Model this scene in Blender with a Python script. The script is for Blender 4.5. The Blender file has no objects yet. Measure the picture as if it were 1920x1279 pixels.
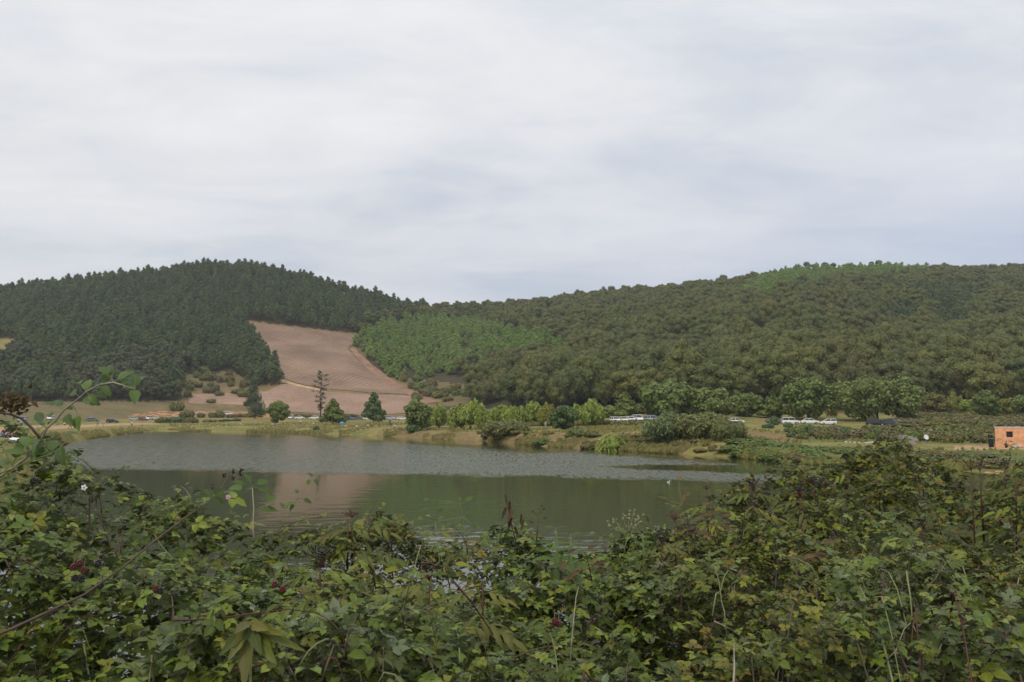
import bpy, bmesh, math, random
import numpy as np
from mathutils import Vector, Matrix

random.seed(7)
RNG = np.random.default_rng(11)
SC = bpy.context.scene
COL = SC.collection
R = math.radians

# ------------------------------------------------------------------ camera
F = 1600.0                       # focal length in pixels of the 1920 px wide photograph
CX, CY = 960.0, 639.5
HOR = 780.0                      # eye level in the photograph
TH = math.atan((HOR - CY) / F)   # camera looks slightly upwards
CAMZ = 5.0                       # eye height above the lake
cam_d = bpy.data.cameras.new('camera')
cam_d.sensor_width = 36.0
cam_d.lens = 36.0 * F / 1920.0
cam_d.clip_start = 0.05
cam_d.clip_end = 6000
cam_d.dof.use_dof = True
cam_d.dof.focus_distance = 60.0
cam_d.dof.aperture_fstop = 18.0
cam = bpy.data.objects.new('camera', cam_d)
cam.location = (0, 0, CAMZ)
cam.rotation_euler = (R(90) + TH, 0, 0)
COL.objects.link(cam)
SC.camera = cam

# ------------------------------------------------------------------ sky and light
SUN_EL, SUN_AZ = R(52), R(205)          # azimuth clockwise from +Y (the view direction)
world = bpy.data.worlds.new('World')
SC.world = world
world.use_nodes = True
nt = world.node_tree
nt.nodes.clear()
def N(tree, t, **kw):
    n = tree.nodes.new(t)
    for k, v in kw.items():
        setattr(n, k, v)
    return n
def build_world():
    L = nt.links.new
    out = N(nt, 'ShaderNodeOutputWorld')
    bg = N(nt, 'ShaderNodeBackground')
    bg.inputs['Strength'].default_value = 0.098
    sky = N(nt, 'ShaderNodeTexSky', sky_type='NISHITA', sun_disc=False, sun_elevation=SUN_EL, sun_rotation=SUN_AZ)
    tc = N(nt, 'ShaderNodeTexCoord')
    sep = N(nt, 'ShaderNodeSeparateXYZ')
    L(tc.outputs['Generated'], sep.inputs[0])
    def m(op, a, b=None, clamp=False):
        n = N(nt, 'ShaderNodeMath', operation=op, use_clamp=clamp)
        for i, x in enumerate((a, b)):
            if x is None: continue
            if isinstance(x, (int, float)): n.inputs[i].default_value = x
            else: L(x, n.inputs[i])
        return n.outputs[0]
    z = m('ADD', m('MAXIMUM', sep.outputs[2], 0.0), 0.10)
    u, v = m('DIVIDE', sep.outputs[0], z), m('DIVIDE', sep.outputs[1], z)
    comb = N(nt, 'ShaderNodeCombineXYZ')
    L(u, comb.inputs[0]); L(v, comb.inputs[1])
    def noise(scale, detail, rough, stretch, rot, off, dist=0.0):
        mp = N(nt, 'ShaderNodeMapping')
        mp.inputs['Scale'].default_value = stretch
        mp.inputs['Rotation'].default_value = (0, 0, rot)
        mp.inputs['Location'].default_value = off
        L(comb.outputs[0], mp.inputs[0])
        n = N(nt, 'ShaderNodeTexNoise')
        n.inputs['Scale'].default_value = scale
        n.inputs['Detail'].default_value = detail
        n.inputs['Roughness'].default_value = rough
        n.inputs['Distortion'].default_value = dist
        L(mp.outputs[0], n.inputs['Vector'])
        return n.outputs['Fac']
    n1 = noise(0.62, 6, 0.52, (0.9, 1.15, 1), 0.4, (1.3, 4.1, 0), 0.3)
    n2 = noise(2.0, 7, 0.58, (0.85, 1.2, 1), 0.5, (5.0, 0.3, 2), 0.5)
    n3 = noise(0.33, 2, 0.5, (1, 1, 1), 0.0, (8.2, 2.7, 5))
    s = m('ADD', m('MULTIPLY', n1, 0.66), m('MULTIPLY', n2, 0.34))
    ramp = N(nt, 'ShaderNodeValToRGB')
    e = ramp.color_ramp.elements
    e[0].position = 0.38; e[0].color = (6.0, 6.4, 7.0, 1)
    e[1].position = 0.62; e[1].color = (8.8, 8.65, 8.6, 1)
    x = ramp.color_ramp.elements.new(0.50); x.color = (7.7, 7.7, 7.85, 1)
    L(s, ramp.inputs[0])
    # the cover thins towards the horizon on the right: bluer there
    low = m('SUBTRACT', 1.0, m('MULTIPLY', sep.outputs[2], 2.7), True)
    right = m('ADD', m('MULTIPLY', sep.outputs[0], 0.75), 0.42, True)
    thin = m('MULTIPLY', m('MULTIPLY', low, right), m('ADD', m('MULTIPLY', n3, 1.1), 0.25), True)
    mx = N(nt, 'ShaderNodeMix', data_type='RGBA')
    L(m('MULTIPLY', thin, 1.5, True), mx.inputs[0])
    L(ramp.outputs[0], mx.inputs[6])
    mx.inputs[7].default_value = (4.7, 5.6, 7.4, 1)
    left = m('MULTIPLY', m('MULTIPLY', low, low), m('SUBTRACT', 0.0, m('ADD', m('MULTIPLY', sep.outputs[0], 1.5), 0.2), True), True)
    mx2 = N(nt, 'ShaderNodeMix', data_type='RGBA')
    L(m('MULTIPLY', left, 1.7, True), mx2.inputs[0]); L(mx.outputs[2], mx2.inputs[6])
    mx2.inputs[7].default_value = (8.2, 8.5, 8.9, 1)
    # the clear sky behind the clouds
    mx3 = N(nt, 'ShaderNodeMix', data_type='RGBA')
    mx3.inputs[0].default_value = 0.1
    L(mx2.outputs[2], mx3.inputs[6]); L(sky.outputs[0], mx3.inputs[7])
    zen = N(nt, 'ShaderNodeMapRange'); zen.inputs[1].default_value = 0.1; zen.inputs[2].default_value = 1.0; zen.inputs[3].default_value = 1.0; zen.inputs[4].default_value = 1.55
    L(sep.outputs[2], zen.inputs[0])
    vm = N(nt, 'ShaderNodeVectorMath', operation='SCALE'); L(mx3.outputs[2], vm.inputs[0]); L(zen.outputs[0], vm.inputs['Scale'])
    L(vm.outputs[0], bg.inputs['Color'])
    L(bg.outputs[0], out.inputs[0])
build_world()
sun_d = bpy.data.lights.new('sun', 'SUN')
sun_d.energy = 1.5
sun_d.angle = R(14)
sun_d.color = (1.0, 0.93, 0.81)
sun = bpy.data.objects.new('sun', sun_d)
_sd = Vector((math.sin(SUN_AZ) * math.cos(SUN_EL), math.cos(SUN_AZ) * math.cos(SUN_EL), math.sin(SUN_EL)))
sun.rotation_euler = _sd.to_track_quat('Z', 'Y').to_euler()
sun.location = (0, -20, 60)
COL.objects.link(sun)
SC.view_settings.view_transform = 'Standard'
SC.view_settings.look = 'None'
SC.view_settings.gamma = 1.0
SC.view_settings.use_curve_mapping = False
SC.view_settings.exposure = 0.0
SC.cycles.max_bounces = 8
SC.cycles.diffuse_bounces = 3
SC.cycles.glossy_bounces = 3
SC.cycles.transmission_bounces = 4
SC.cycles.transparent_max_bounces = 8
SC.cycles.volume_bounces = 0

# ------------------------------------------------------------------ helpers: pixels <-> world
def vz(py):
    v = (py - CY) / F
    return (math.sin(TH) - v * math.cos(TH)) / (math.cos(TH) + v * math.sin(TH))
vzn = lambda py: (np.sin(TH) - (py - CY) / F * np.cos(TH)) / (np.cos(TH) + (py - CY) / F * np.sin(TH))
def P(px, py, Y):
    """World point seen at photo pixel (px, py) at forward distance Y."""
    v = (py - CY) / F
    k = Y / (math.cos(TH) + v * math.sin(TH))
    return Vector(((px - CX) / F * k, Y, CAMZ + Y * vz(py)))
def project(X, Y, Z):
    d = Y * math.cos(TH) + (Z - CAMZ) * math.sin(TH)
    up = -Y * math.sin(TH) + (Z - CAMZ) * math.cos(TH)
    return CX + F * X / d, CY - F * up / d
def in_poly(px, py, poly):
    px = np.asarray(px, float); py = np.asarray(py, float)
    res = np.zeros(px.shape, bool)
    n = len(poly)
    j = n - 1
    for i in range(n):
        xi, yi = poly[i]; xj, yj = poly[j]
        c = ((yi > py) != (yj > py)) & (px < (xj - xi) * (py - yi) / ((yj - yi) or 1e-9) + xi)
        res ^= c
        j = i
    return res
def _h(i, j):
    n = np.sin(i * 127.1 + j * 311.7) * 43758.5453
    return n - np.floor(n)
def vnoise(x, y):
    x = np.asarray(x, float); y = np.asarray(y, float)
    i, j = np.floor(x), np.floor(y)
    f, g = x - i, y - j
    f = f * f * (3 - 2 * f); g = g * g * (3 - 2 * g)
    return (_h(i, j) * (1 - f) + _h(i + 1, j) * f) * (1 - g) + (_h(i, j + 1) * (1 - f) + _h(i + 1, j + 1) * f) * g
def fbm(x, y, o=4):
    s, a, t = 0, 0.5, 0
    for k in range(o):
        s = s + a * vnoise(x * 2 ** k + 17 * k, y * 2 ** k - 9 * k); t += a; a *= 0.5
    return s / t

# ------------------------------------------------------------------ helpers: objects
def tag(o, label=None, cat=None, group=None, kind=None):
    if label: o['label'] = label
    if cat: o['category'] = cat
    if group: o['group'] = group
    if kind: o['kind'] = kind
    return o
def link(o, parent=None):
    COL.objects.link(o)
    if parent is not None: o.parent = parent
    return o
def empty(name, loc=(0, 0, 0), rz=0.0, scale=None):
    o = bpy.data.objects.new(name, None)
    o.empty_display_size = 0.2
    o.location = loc
    o.rotation_euler = (0, 0, rz)
    if scale is not None: o.scale = scale if hasattr(scale, '__len__') else (scale,) * 3
    COL.objects.link(o)
    return o

class MB:
    """Collects polygons; build() links them as ONE mesh object."""
    def __init__(s):
        s.v = []; s.f = []; s.m = []; s.t = []; s.uv = []
        s.n = 0
    def add(s, verts, faces, mat=0, tint=0.0, uv=None):
        s.v.extend([tuple(p) for p in verts])
        for k, f in enumerate(faces):
            s.f.append([i + s.n for i in f]); s.m.append(mat); s.t.append(tint)
            s.uv.append([uv[i] for i in f] if uv is not None else [(0.5, 0.5)] * len(f))
        s.n += len(verts)
    def box(s, c, size, mat=0, rz=0.0, taper=1.0, tint=0.0):
        hx, hy, hz = size[0] / 2, size[1] / 2, size[2] / 2
        ca, sa = math.cos(rz), math.sin(rz)
        vs = []
        for z, k in ((-hz, 1.0), (hz, taper)):
            for x, y in ((-hx, -hy), (hx, -hy), (hx, hy), (-hx, hy)):
                x *= k; y *= k
                vs.append((c[0] + x * ca - y * sa, c[1] + x * sa + y * ca, c[2] + z))
        s.add(vs, [(3, 2, 1, 0), (4, 5, 6, 7), (0, 1, 5, 4), (1, 2, 6, 5), (2, 3, 7, 6), (3, 0, 4, 7)], mat, tint)
    def tube(s, pts, radii, sides=6, mat=0, tint=0.0, cap=True):
        pts = [Vector(p) for p in pts]
        if not hasattr(radii, '__len__'): radii = [radii] * len(pts)
        ref = Vector((0.31, 0.17, 0.93))
        vs = []
        for i, p in enumerate(pts):
            d = (pts[min(i + 1, len(pts) - 1)] - pts[max(i - 1, 0)]).normalized()
            a = d.cross(ref)
            if a.length < 1e-3: a = d.cross(Vector((1, 0, 0)))
            a.normalize(); b = d.cross(a)
            for k in range(sides):
                t = 2 * math.pi * k / sides
                vs.append(p + (a * math.cos(t) + b * math.sin(t)) * radii[i])
        fs = []
        for i in range(len(pts) - 1):
            for k in range(sides):
                k2 = (k + 1) % sides
                fs.append((i * sides + k, i * sides + k2, (i + 1) * sides + k2, (i + 1) * sides + k))
        if cap:
            fs.append(tuple(range(sides))[::-1]); fs.append(tuple(range((len(pts) - 1) * sides, len(pts) * sides)))
        s.add(vs, fs, mat, tint)
    def ball(s, c, r, mat=0, tint=0.0, sub=1, sq=(1, 1, 1)):
        vs, fs = ICO[sub]
        s.add([(c[0] + v[0] * r * sq[0], c[1] + v[1] * r * sq[1], c[2] + v[2] * r * sq[2]) for v in vs], fs, mat, tint)
    def mesh(s, name, mats, smooth=False):
        me = bpy.data.meshes.new(name)
        me.from_pydata(s.v, [], s.f)
        for m in mats: me.materials.append(m)
        me.polygons.foreach_set('material_index', np.array(s.m, np.int32))
        at = me.attributes.new('tint', 'FLOAT', 'FACE')
        at.data.foreach_set('value', np.array(s.t, np.float32))
        ul = me.uv_layers.new(name='UVMap')
        ul.data.foreach_set('uv', np.array([c for f in s.uv for c in f], np.float32).ravel())
        if smooth: me.polygons.foreach_set('use_smooth', np.ones(len(s.f), bool))
        me.update()
        return me
    def build(s, name, mats, parent=None, smooth=False):
        o = bpy.data.objects.new(name, s.mesh(name, mats if isinstance(mats, (list, tuple)) else [mats], smooth))
        return link(o, parent)
def _ico(sub):
    bm = bmesh.new()
    bmesh.ops.create_icosphere(bm, subdivisions=sub, radius=1)
    v = [tuple(p.co) for p in bm.verts]; f = [[q.index for q in p.verts] for p in bm.faces]
    bm.free()
    return v, f
ICO = {1: _ico(1), 2: _ico(2)}

def grid_mesh(name, X, Y, Z, keep=None, attrs=None, mats=(), smooth=True):
    """A sheet from 2-D coordinate arrays; keep masks its cells."""
    nr, nc = X.shape
    co = np.stack([X, Y, Z], -1).reshape(-1, 3).astype(np.float32)
    idx = np.arange(nr * nc).reshape(nr, nc)
    q = np.stack([idx[:-1, :-1], idx[:-1, 1:], idx[1:, 1:], idx[1:, :-1]], -1).reshape(-1, 4)
    if keep is not None: q = q[keep.reshape(-1)]
    used = np.unique(q)
    remap = np.zeros(nr * nc, np.int64); remap[used] = np.arange(len(used))
    me = bpy.data.meshes.new(name)
    me.vertices.add(len(used)); me.vertices.foreach_set('co', co[used].ravel())
    me.loops.add(q.size); me.loops.foreach_set('vertex_index', remap[q].ravel().astype(np.int32))
    me.polygons.add(len(q))
    me.polygons.foreach_set('loop_start', (np.arange(len(q)) * 4).astype(np.int32))
    me.polygons.foreach_set('loop_total', np.full(len(q), 4, np.int32))
    me.polygons.foreach_set('use_smooth', np.full(len(q), smooth))
    for k, a in (attrs or {}).items():
        at = me.attributes.new(k, 'FLOAT', 'POINT')
        at.data.foreach_set('value', np.asarray(a, np.float32).reshape(-1)[used])
    for m in mats: me.materials.append(m)
    me.update(calc_edges=True); me.validate()
    return link(bpy.data.objects.new(name, me))

def leaf_mesh(name, C, NRM, SX, SY, tint, mats, extra=None, DIR=None, midx=None):
    """Many small folded leaf clumps as one mesh (vectorised). C centres, NRM normals, SX/SY half sizes; extra = MB with limbs."""
    n = len(C)
    NRM = NRM / (np.linalg.norm(NRM, axis=1, keepdims=True) + 1e-9)
    if DIR is None: DIR = RNG.normal(size=(n, 3))
    A = DIR - NRM * (DIR * NRM).sum(1, keepdims=True)
    A /= np.linalg.norm(A, axis=1, keepdims=True) + 1e-9
    B = np.cross(NRM, A)
    fold = (0.25 * SX)[:, None] * NRM
    V = np.stack([C - A * SY[:, None], C + B * SX[:, None] - fold, C + A * SY[:, None], C - B * SX[:, None] - fold], 1).reshape(-1, 3)
    base = np.arange(n)[:, None] * 4
    T = np.concatenate([base + [0, 1, 2], base + [0, 2, 3]], 1).reshape(-1, 3)
    tt = np.repeat(tint, 2)
    mi = np.zeros(2 * n, np.int32) if midx is None else np.repeat(midx, 2).astype(np.int32)
    lv = T.ravel(); tot = np.full(len(T), 3)
    if extra is not None and extra.n:
        off = len(V)
        V = np.concatenate([V, np.array(extra.v)])
        lv = np.concatenate([lv, np.array([i + off for f in extra.f for i in f])])
        tot = np.concatenate([tot, np.array([len(f) for f in extra.f])])
        tt = np.concatenate([tt, np.array(extra.t)]); mi = np.concatenate([mi, np.array(extra.m)])
    me = bpy.data.meshes.new(name)
    me.vertices.add(len(V)); me.vertices.foreach_set('co', V.astype(np.float32).ravel())
    me.loops.add(len(lv)); me.loops.foreach_set('vertex_index', lv.astype(np.int32))
    me.polygons.add(len(tot))
    me.polygons.foreach_set('loop_start', np.concatenate([[0], np.cumsum(tot)[:-1]]).astype(np.int32))
    me.polygons.foreach_set('loop_total', tot.astype(np.int32))
    for m in mats: me.materials.append(m)
    me.polygons.foreach_set('material_index', mi.astype(np.int32))
    at = me.attributes.new('tint', 'FLOAT', 'FACE'); at.data.foreach_set('value', tt.astype(np.float32))
    me.update(calc_edges=True)
    return me

# ------------------------------------------------------------------ materials
def new_mat(name):
    m = bpy.data.materials.new(name); m.use_nodes = True
    m.node_tree.nodes.clear()
    return m, m.node_tree
def simple(name, col, rough=0.6, metal=0.0, spec=0.4, var=0.0, scale=3.0, bump=0.0):
    m, t = new_mat(name)
    out = N(t, 'ShaderNodeOutputMaterial'); b = N(t, 'ShaderNodeBsdfPrincipled')
    b.inputs['Base Color'].default_value = (*col, 1); b.inputs['Roughness'].default_value = rough
    b.inputs['Metallic'].default_value = metal; b.inputs['Specular IOR Level'].default_value = spec
    if var or bump:
        tc = N(t, 'ShaderNodeTexCoord')
        n = N(t, 'ShaderNodeTexNoise'); n.inputs['Scale'].default_value = scale; n.inputs['Detail'].default_value = 5
        t.links.new(tc.outputs['Object'], n.inputs['Vector'])
        h = N(t, 'ShaderNodeHueSaturation'); h.inputs['Color'].default_value = (*col, 1)
        mr = N(t, 'ShaderNodeMapRange'); mr.inputs[1].default_value = 0.3; mr.inputs[2].default_value = 0.7
        mr.inputs[3].default_value = 1 - var; mr.inputs[4].default_value = 1 + var
        t.links.new(n.outputs['Fac'], mr.inputs[0]); t.links.new(mr.outputs[0], h.inputs['Value'])
        t.links.new(h.outputs[0], b.inputs['Base Color'])
        if bump:
            bp = N(t, 'ShaderNodeBump'); bp.inputs['Strength'].default_value = bump; bp.inputs['Distance'].default_value = 0.05
            t.links.new(n.outputs['Fac'], bp.inputs['Height']); t.links.new(bp.outputs[0], b.inputs['Normal'])
    t.links.new(b.outputs[0], out.inputs[0])
    return m
def foliage(name, cols, transl=0.2, rough=0.55, spec=0.25, spread=0.35, patch=0.0, back=None, veins=False):
    """Leaf material: colour by tree (object random), by leaf clump (tint attribute); leaf undersides may be paler."""
    m, t = new_mat(name); L = t.links.new
    out = N(t, 'ShaderNodeOutputMaterial'); b = N(t, 'ShaderNodeBsdfPrincipled')
    b.inputs['Roughness'].default_value = rough; b.inputs['Specular IOR Level'].default_value = spec
    oi = N(t, 'ShaderNodeObjectInfo'); at = N(t, 'ShaderNodeAttribute', attribute_name='tint')
    add = N(t, 'ShaderNodeMath', operation='ADD'); L(oi.outputs['Random'], add.inputs[0])
    if veins:       # leaf by leaf
        L(at.outputs['Fac'], add.inputs[1])
    fr = N(t, 'ShaderNodeMath', operation='FRACT'); L(add.outputs[0], fr.inputs[0])
    fac = fr.outputs[0]
    if patch:
        no = N(t, 'ShaderNodeTexNoise'); no.inputs['Scale'].default_value = 0.012; no.inputs['Detail'].default_value = 2
        L(oi.outputs['Location'], no.inputs['Vector'])
        mr = N(t, 'ShaderNodeMapRange'); mr.inputs[1].default_value = 0.36; mr.inputs[2].default_value = 0.64
        L(no.outputs['Fac'], mr.inputs[0])
        mm = N(t, 'ShaderNodeMix'); mm.inputs[0].default_value = patch
        L(fac, mm.inputs[2]); L(mr.outputs[0], mm.inputs[3]); fac = mm.outputs[0]
    ramp = N(t, 'ShaderNodeValToRGB'); el = ramp.color_ramp.elements
    n = len(cols)
    for i, c in enumerate(cols):
        pos = i / max(n - 1, 1)
        e = el[0] if i == 0 else (el[len(el) - 1] if i == n - 1 else el.new(pos))
        e.position = pos; e.color = (*c, 1)
    L(fac, ramp.inputs[0])
    hs = N(t, 'ShaderNodeHueSaturation')
    mr2 = N(t, 'ShaderNodeMapRange'); mr2.inputs[3].default_value = 1 - spread; mr2.inputs[4].default_value = 1 + spread
    src = at.outputs['Fac']
    if veins:
        a2 = N(t, 'ShaderNodeMath', operation='MULTIPLY'); L(fr.outputs[0], a2.inputs[0]); a2.inputs[1].default_value = 7.31
        f2 = N(t, 'ShaderNodeMath', operation='FRACT'); L(a2.outputs[0], f2.inputs[0]); src = f2.outputs[0]
    L(src, mr2.inputs[0]); L(mr2.outputs[0], hs.inputs['Value']); L(ramp.outputs[0], hs.inputs['Color'])
    col = hs.outputs[0]
    if veins:
        uv = N(t, 'ShaderNodeUVMap'); sp = N(t, 'ShaderNodeSeparateXYZ'); L(uv.outputs[0], sp.inputs[0])
        # v: 0..1 across with the midrib at 0.5, u along
        d = N(t, 'ShaderNodeMath', operation='SUBTRACT'); L(sp.outputs[1], d.inputs[0]); d.inputs[1].default_value = 0.5
        ab = N(t, 'ShaderNodeMath', operation='ABSOLUTE'); L(d.outputs[0], ab.inputs[0])
        rib = N(t, 'ShaderNodeMapRange'); rib.inputs[1].default_value = 0.02; rib.inputs[2].default_value = 0.07
        rib.inputs[3].default_value = 1; rib.inputs[4].default_value = 0; L(ab.outputs[0], rib.inputs[0])
        sv = N(t, 'ShaderNodeMath', operation='MULTIPLY_ADD'); L(ab.outputs[0], sv.inputs[0]); sv.inputs[1].default_value = -0.7; L(sp.outputs[0], sv.inputs[2])
        fq = N(t, 'ShaderNodeMath', operation='MULTIPLY'); L(sv.outputs[0], fq.inputs[0]); fq.inputs[1].default_value = 44.0
        sn = N(t, 'ShaderNodeMath', operation='SINE'); L(fq.outputs[0], sn.inputs[0])
        vm = N(t, 'ShaderNodeMapRange'); vm.inputs[1].default_value = 0.75; vm.inputs[2].default_value = 1.0; L(sn.outputs[0], vm.inputs[0])
        mxv = N(t, 'ShaderNodeMath', operation='MAXIMUM'); L(rib.outputs[0], mxv.inputs[0])
        hv = N(t, 'ShaderNodeMath', operation='MULTIPLY'); L(vm.outputs[0], hv.inputs[0]); hv.inputs[1].default_value = 0.35
        L(hv.outputs[0], mxv.inputs[1])
        mxc = N(t, 'ShaderNodeMix', data_type='RGBA'); lf = N(t, 'ShaderNodeMath', operation='MULTIPLY')
        L(mxv.outputs[0], lf.inputs[0]); lf.inputs[1].default_value = 0.35; L(lf.outputs[0], mxc.inputs[0]); L(col, mxc.inputs[6])
        mxc.inputs[7].default_value = (0.16, 0.2, 0.08, 1)
        # blotches of wear
        tc = N(t, 'ShaderNodeTexCoord'); nz = N(t, 'ShaderNodeTexNoise'); nz.inputs['Scale'].default_value = 60; nz.inputs['Detail'].default_value = 3
        L(tc.outputs['Object'], nz.inputs['Vector'])
        bl = N(t, 'ShaderNodeMapRange'); bl.inputs[1].default_value = 0.66; bl.inputs[2].default_value = 0.72; L(nz.outputs['Fac'], bl.inputs[0])
        mxb = N(t, 'ShaderNodeMix', data_type='RGBA'); bf = N(t, 'ShaderNodeMath', operation='MULTIPLY'); L(bl.outputs[0], bf.inputs[0]); bf.inputs[1].default_value = 0.5
        L(bf.outputs[0], mxb.inputs[0]); L(mxc.outputs[2], mxb.inputs[6]); mxb.inputs[7].default_value = (0.10, 0.06, 0.025, 1)
        col = mxb.outputs[2]
        bp = N(t, 'ShaderNodeBump'); bp.inputs['Strength'].default_value = 0.5; bp.inputs['Distance'].default_value = 0.002; bp.invert = True
        L(mxv.outputs[0], bp.inputs['Height']); L(bp.outputs[0], b.inputs['Normal'])
    if back:
        g = N(t, 'ShaderNodeNewGeometry'); mb = N(t, 'ShaderNodeMix', data_type='RGBA')
        L(g.outputs['Backfacing'], mb.inputs[0]); L(col, mb.inputs[6]); mb.inputs[7].default_value = (*back, 1); col = mb.outputs[2]
    L(col, b.inputs['Base Color'])
    tr = N(t, 'ShaderNodeBsdfTranslucent'); L(col, tr.inputs['Color'])
    mxs = N(t, 'ShaderNodeMixShader'); mxs.inputs[0].default_value = transl
    L(b.outputs[0], mxs.inputs[1]); L(tr.outputs[0], mxs.inputs[2]); L(mxs.outputs[0], out.inputs[0])
    return m

M = {}
M['bark'] = simple('bark', (0.07, 0.055, 0.04), 0.9, var=0.3, scale=4, bump=0.4)
M['pale_bark'] = simple('pale_bark', (0.2, 0.17, 0.13), 0.9, var=0.3, scale=4, bump=0.4)
M['pine'] = foliage('pine_needles', [(0.046, 0.0792, 0.034), (0.0782, 0.1166, 0.042), (0.1207, 0.1518, 0.05), (0.0633, 0.1012, 0.042)], 0.1, 0.6, 0.2, 0.4, 0.3)
M['mixed'] = foliage('mixed_leaves', [(0.080, 0.108, 0.056), (0.105, 0.125, 0.056), (0.110, 0.108, 0.056)], 0.15, 0.6, 0.2, 0.4, 0.3)
M['oak'] = foliage('oak_leaves', [(0.0918, 0.1187, 0.0357), (0.121, 0.1463, 0.0378), (0.162, 0.1675, 0.042), (0.0972, 0.1219, 0.0378), (0.1512, 0.1399, 0.042)], 0.15, 0.6, 0.2, 0.38, 0.45)
M['plantation'] = foliage('young_pine_needles', [(0.1455, 0.2356, 0.0504), (0.1961, 0.2961, 0.0588), (0.215, 0.284, 0.0651)], 0.2, 0.6, 0.2, 0.35, 0.3)
M['green'] = foliage('green_leaves', [(0.1322, 0.1792, 0.044), (0.1593, 0.1994, 0.046)], 0.2, 0.55, 0.25, 0.45)
M['dark_green'] = foliage('dark_green_leaves', [(0.0826, 0.1344, 0.044), (0.0991, 0.1478, 0.046)], 0.15, 0.55, 0.25, 0.42)
M['light_green'] = foliage('light_green_leaves', [(0.2301, 0.3024, 0.055), (0.2655, 0.3192, 0.06)], 0.25, 0.55, 0.25, 0.38)
M['yellow'] = foliage('yellowing_leaves', [(0.27, 0.26, 0.050), (0.22, 0.24, 0.05)], 0.25, 0.55, 0.25, 0.4)
M['ochre'] = foliage('ochre_leaves', [(0.200, 0.165, 0.050), (0.185, 0.175, 0.054)], 0.2, 0.6, 0.2, 0.4)
M['olive'] = foliage('olive_leaves', [(0.14, 0.1595, 0.05), (0.168, 0.1705, 0.054), (0.168, 0.1452, 0.054)], 0.2, 0.6, 0.2, 0.42)
M['willow'] = foliage('willow_leaves', [(0.1344, 0.1815, 0.07), (0.1512, 0.187, 0.07)], 0.2, 0.55, 0.25, 0.4)
M['weed'] = foliage('fresh_green_weeds', [(0.1456, 0.2255, 0.055), (0.1176, 0.198, 0.05), (0.1792, 0.209, 0.055)], 0.25, 0.55, 0.25, 0.4)
M['dull'] = foliage('dull_dry_leaves', [(0.1848, 0.154, 0.08), (0.1456, 0.1452, 0.07)], 0.15, 0.7, 0.1, 0.4)
M['arch_green'] = foliage('arching_shrub_leaves', [(0.155, 0.188, 0.058), (0.185, 0.195, 0.064)], 0.25, 0.55, 0.25, 0.4)
M['straw'] = foliage('straw_grass', [(0.24, 0.195, 0.080), (0.19, 0.165, 0.062)], 0.25, 0.8, 0.1, 0.3)
M['meadow'] = foliage('meadow_grass', [(0.150, 0.170, 0.045), (0.17, 0.165, 0.05)], 0.25, 0.7, 0.1, 0.35)
M['bramble'] = foliage('bramble_leaf', [(0.0531, 0.0889, 0.0078), (0.0773, 0.1154, 0.011), (0.1111, 0.1554, 0.0211), (0.0604, 0.0933, 0.0072), (0.1268, 0.1499, 0.011), (0.1087, 0.1465, 0.0244), (0.1812, 0.1832, 0.0122), (0.0677, 0.1021, 0.0122), (0.0846, 0.1244, 0.0188)], 0.14, 0.36, 0.27, 0.6, 0, (0.125, 0.155, 0.075), True)
M['bramble_dry'] = foliage('bramble_leaf_autumn', [(0.0614, 0.0959, 0.0081), (0.1121, 0.1348, 0.0099), (0.1534, 0.1542, 0.0104), (0.066, 0.0982, 0.0086), (0.1039, 0.1394, 0.0151), (0.1593, 0.1086, 0.0104), (0.092, 0.1233, 0.0151), (0.118, 0.1428, 0.0151), (0.1121, 0.0525, 0.0128)], 0.15, 0.38, 0.25, 0.6, 0, (0.125, 0.145, 0.07), True)
M['elder'] = foliage('elder_leaf', [(0.105, 0.130, 0.020), (0.135, 0.145, 0.022), (0.080, 0.115, 0.020), (0.16, 0.145, 0.026)], 0.28, 0.45, 0.35, 0.25, 0, (0.17, 0.19, 0.07), True)
M['fresh'] = foliage('fresh_shoot_leaf', [(0.066, 0.125, 0.014), (0.080, 0.140, 0.018), (0.060, 0.110, 0.016)], 0.32, 0.42, 0.4, 0.25, 0, (0.14, 0.2, 0.07), True)
M['red_leaf'] = foliage('red_brown_leaf', [(0.085, 0.048, 0.020), (0.11, 0.066, 0.020), (0.065, 0.034, 0.022), (0.125, 0.10, 0.022)], 0.2, 0.55, 0.3, 0.3, 0, None, True)
M['dead'] = foliage('withered_leaf', [(0.055, 0.028, 0.020), (0.085, 0.045, 0.028)], 0.1, 0.75, 0.15, 0.3, 0, None, True)
M['cane'] = simple('bramble_cane', (0.085, 0.055, 0.035), 0.6, var=0.35, scale=18, bump=0.2)
M['cane_red'] = simple('red_cane', (0.075, 0.022, 0.018), 0.55, var=0.3, scale=18)
M['cane_green'] = simple('green_cane', (0.17, 0.19, 0.075), 0.55, var=0.2, scale=18)
M['cane_pale'] = simple('pale_cane', (0.30, 0.26, 0.19), 0.65, var=0.25, scale=25)
M['berry'] = simple('black_berry', (0.012, 0.006, 0.012), 0.3, spec=0.5)
M['berry_red'] = simple('red_berry', (0.11, 0.010, 0.013), 0.3, spec=0.5)
M['seed'] = simple('dark_red_seed', (0.085, 0.024, 0.022), 0.7, var=0.4, scale=40)
M['petal'] = simple('white_petal', (0.75, 0.72, 0.72), 0.6)
M['petal_pink'] = simple('pink_petal', (0.65, 0.40, 0.48), 0.6)
M['bud'] = simple('pale_bud', (0.27, 0.26, 0.13), 0.7, var=0.3, scale=60)
M['earth'] = simple('dark_earth', (0.055, 0.042, 0.028), 0.95, var=0.4, scale=5, bump=0.6)

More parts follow.
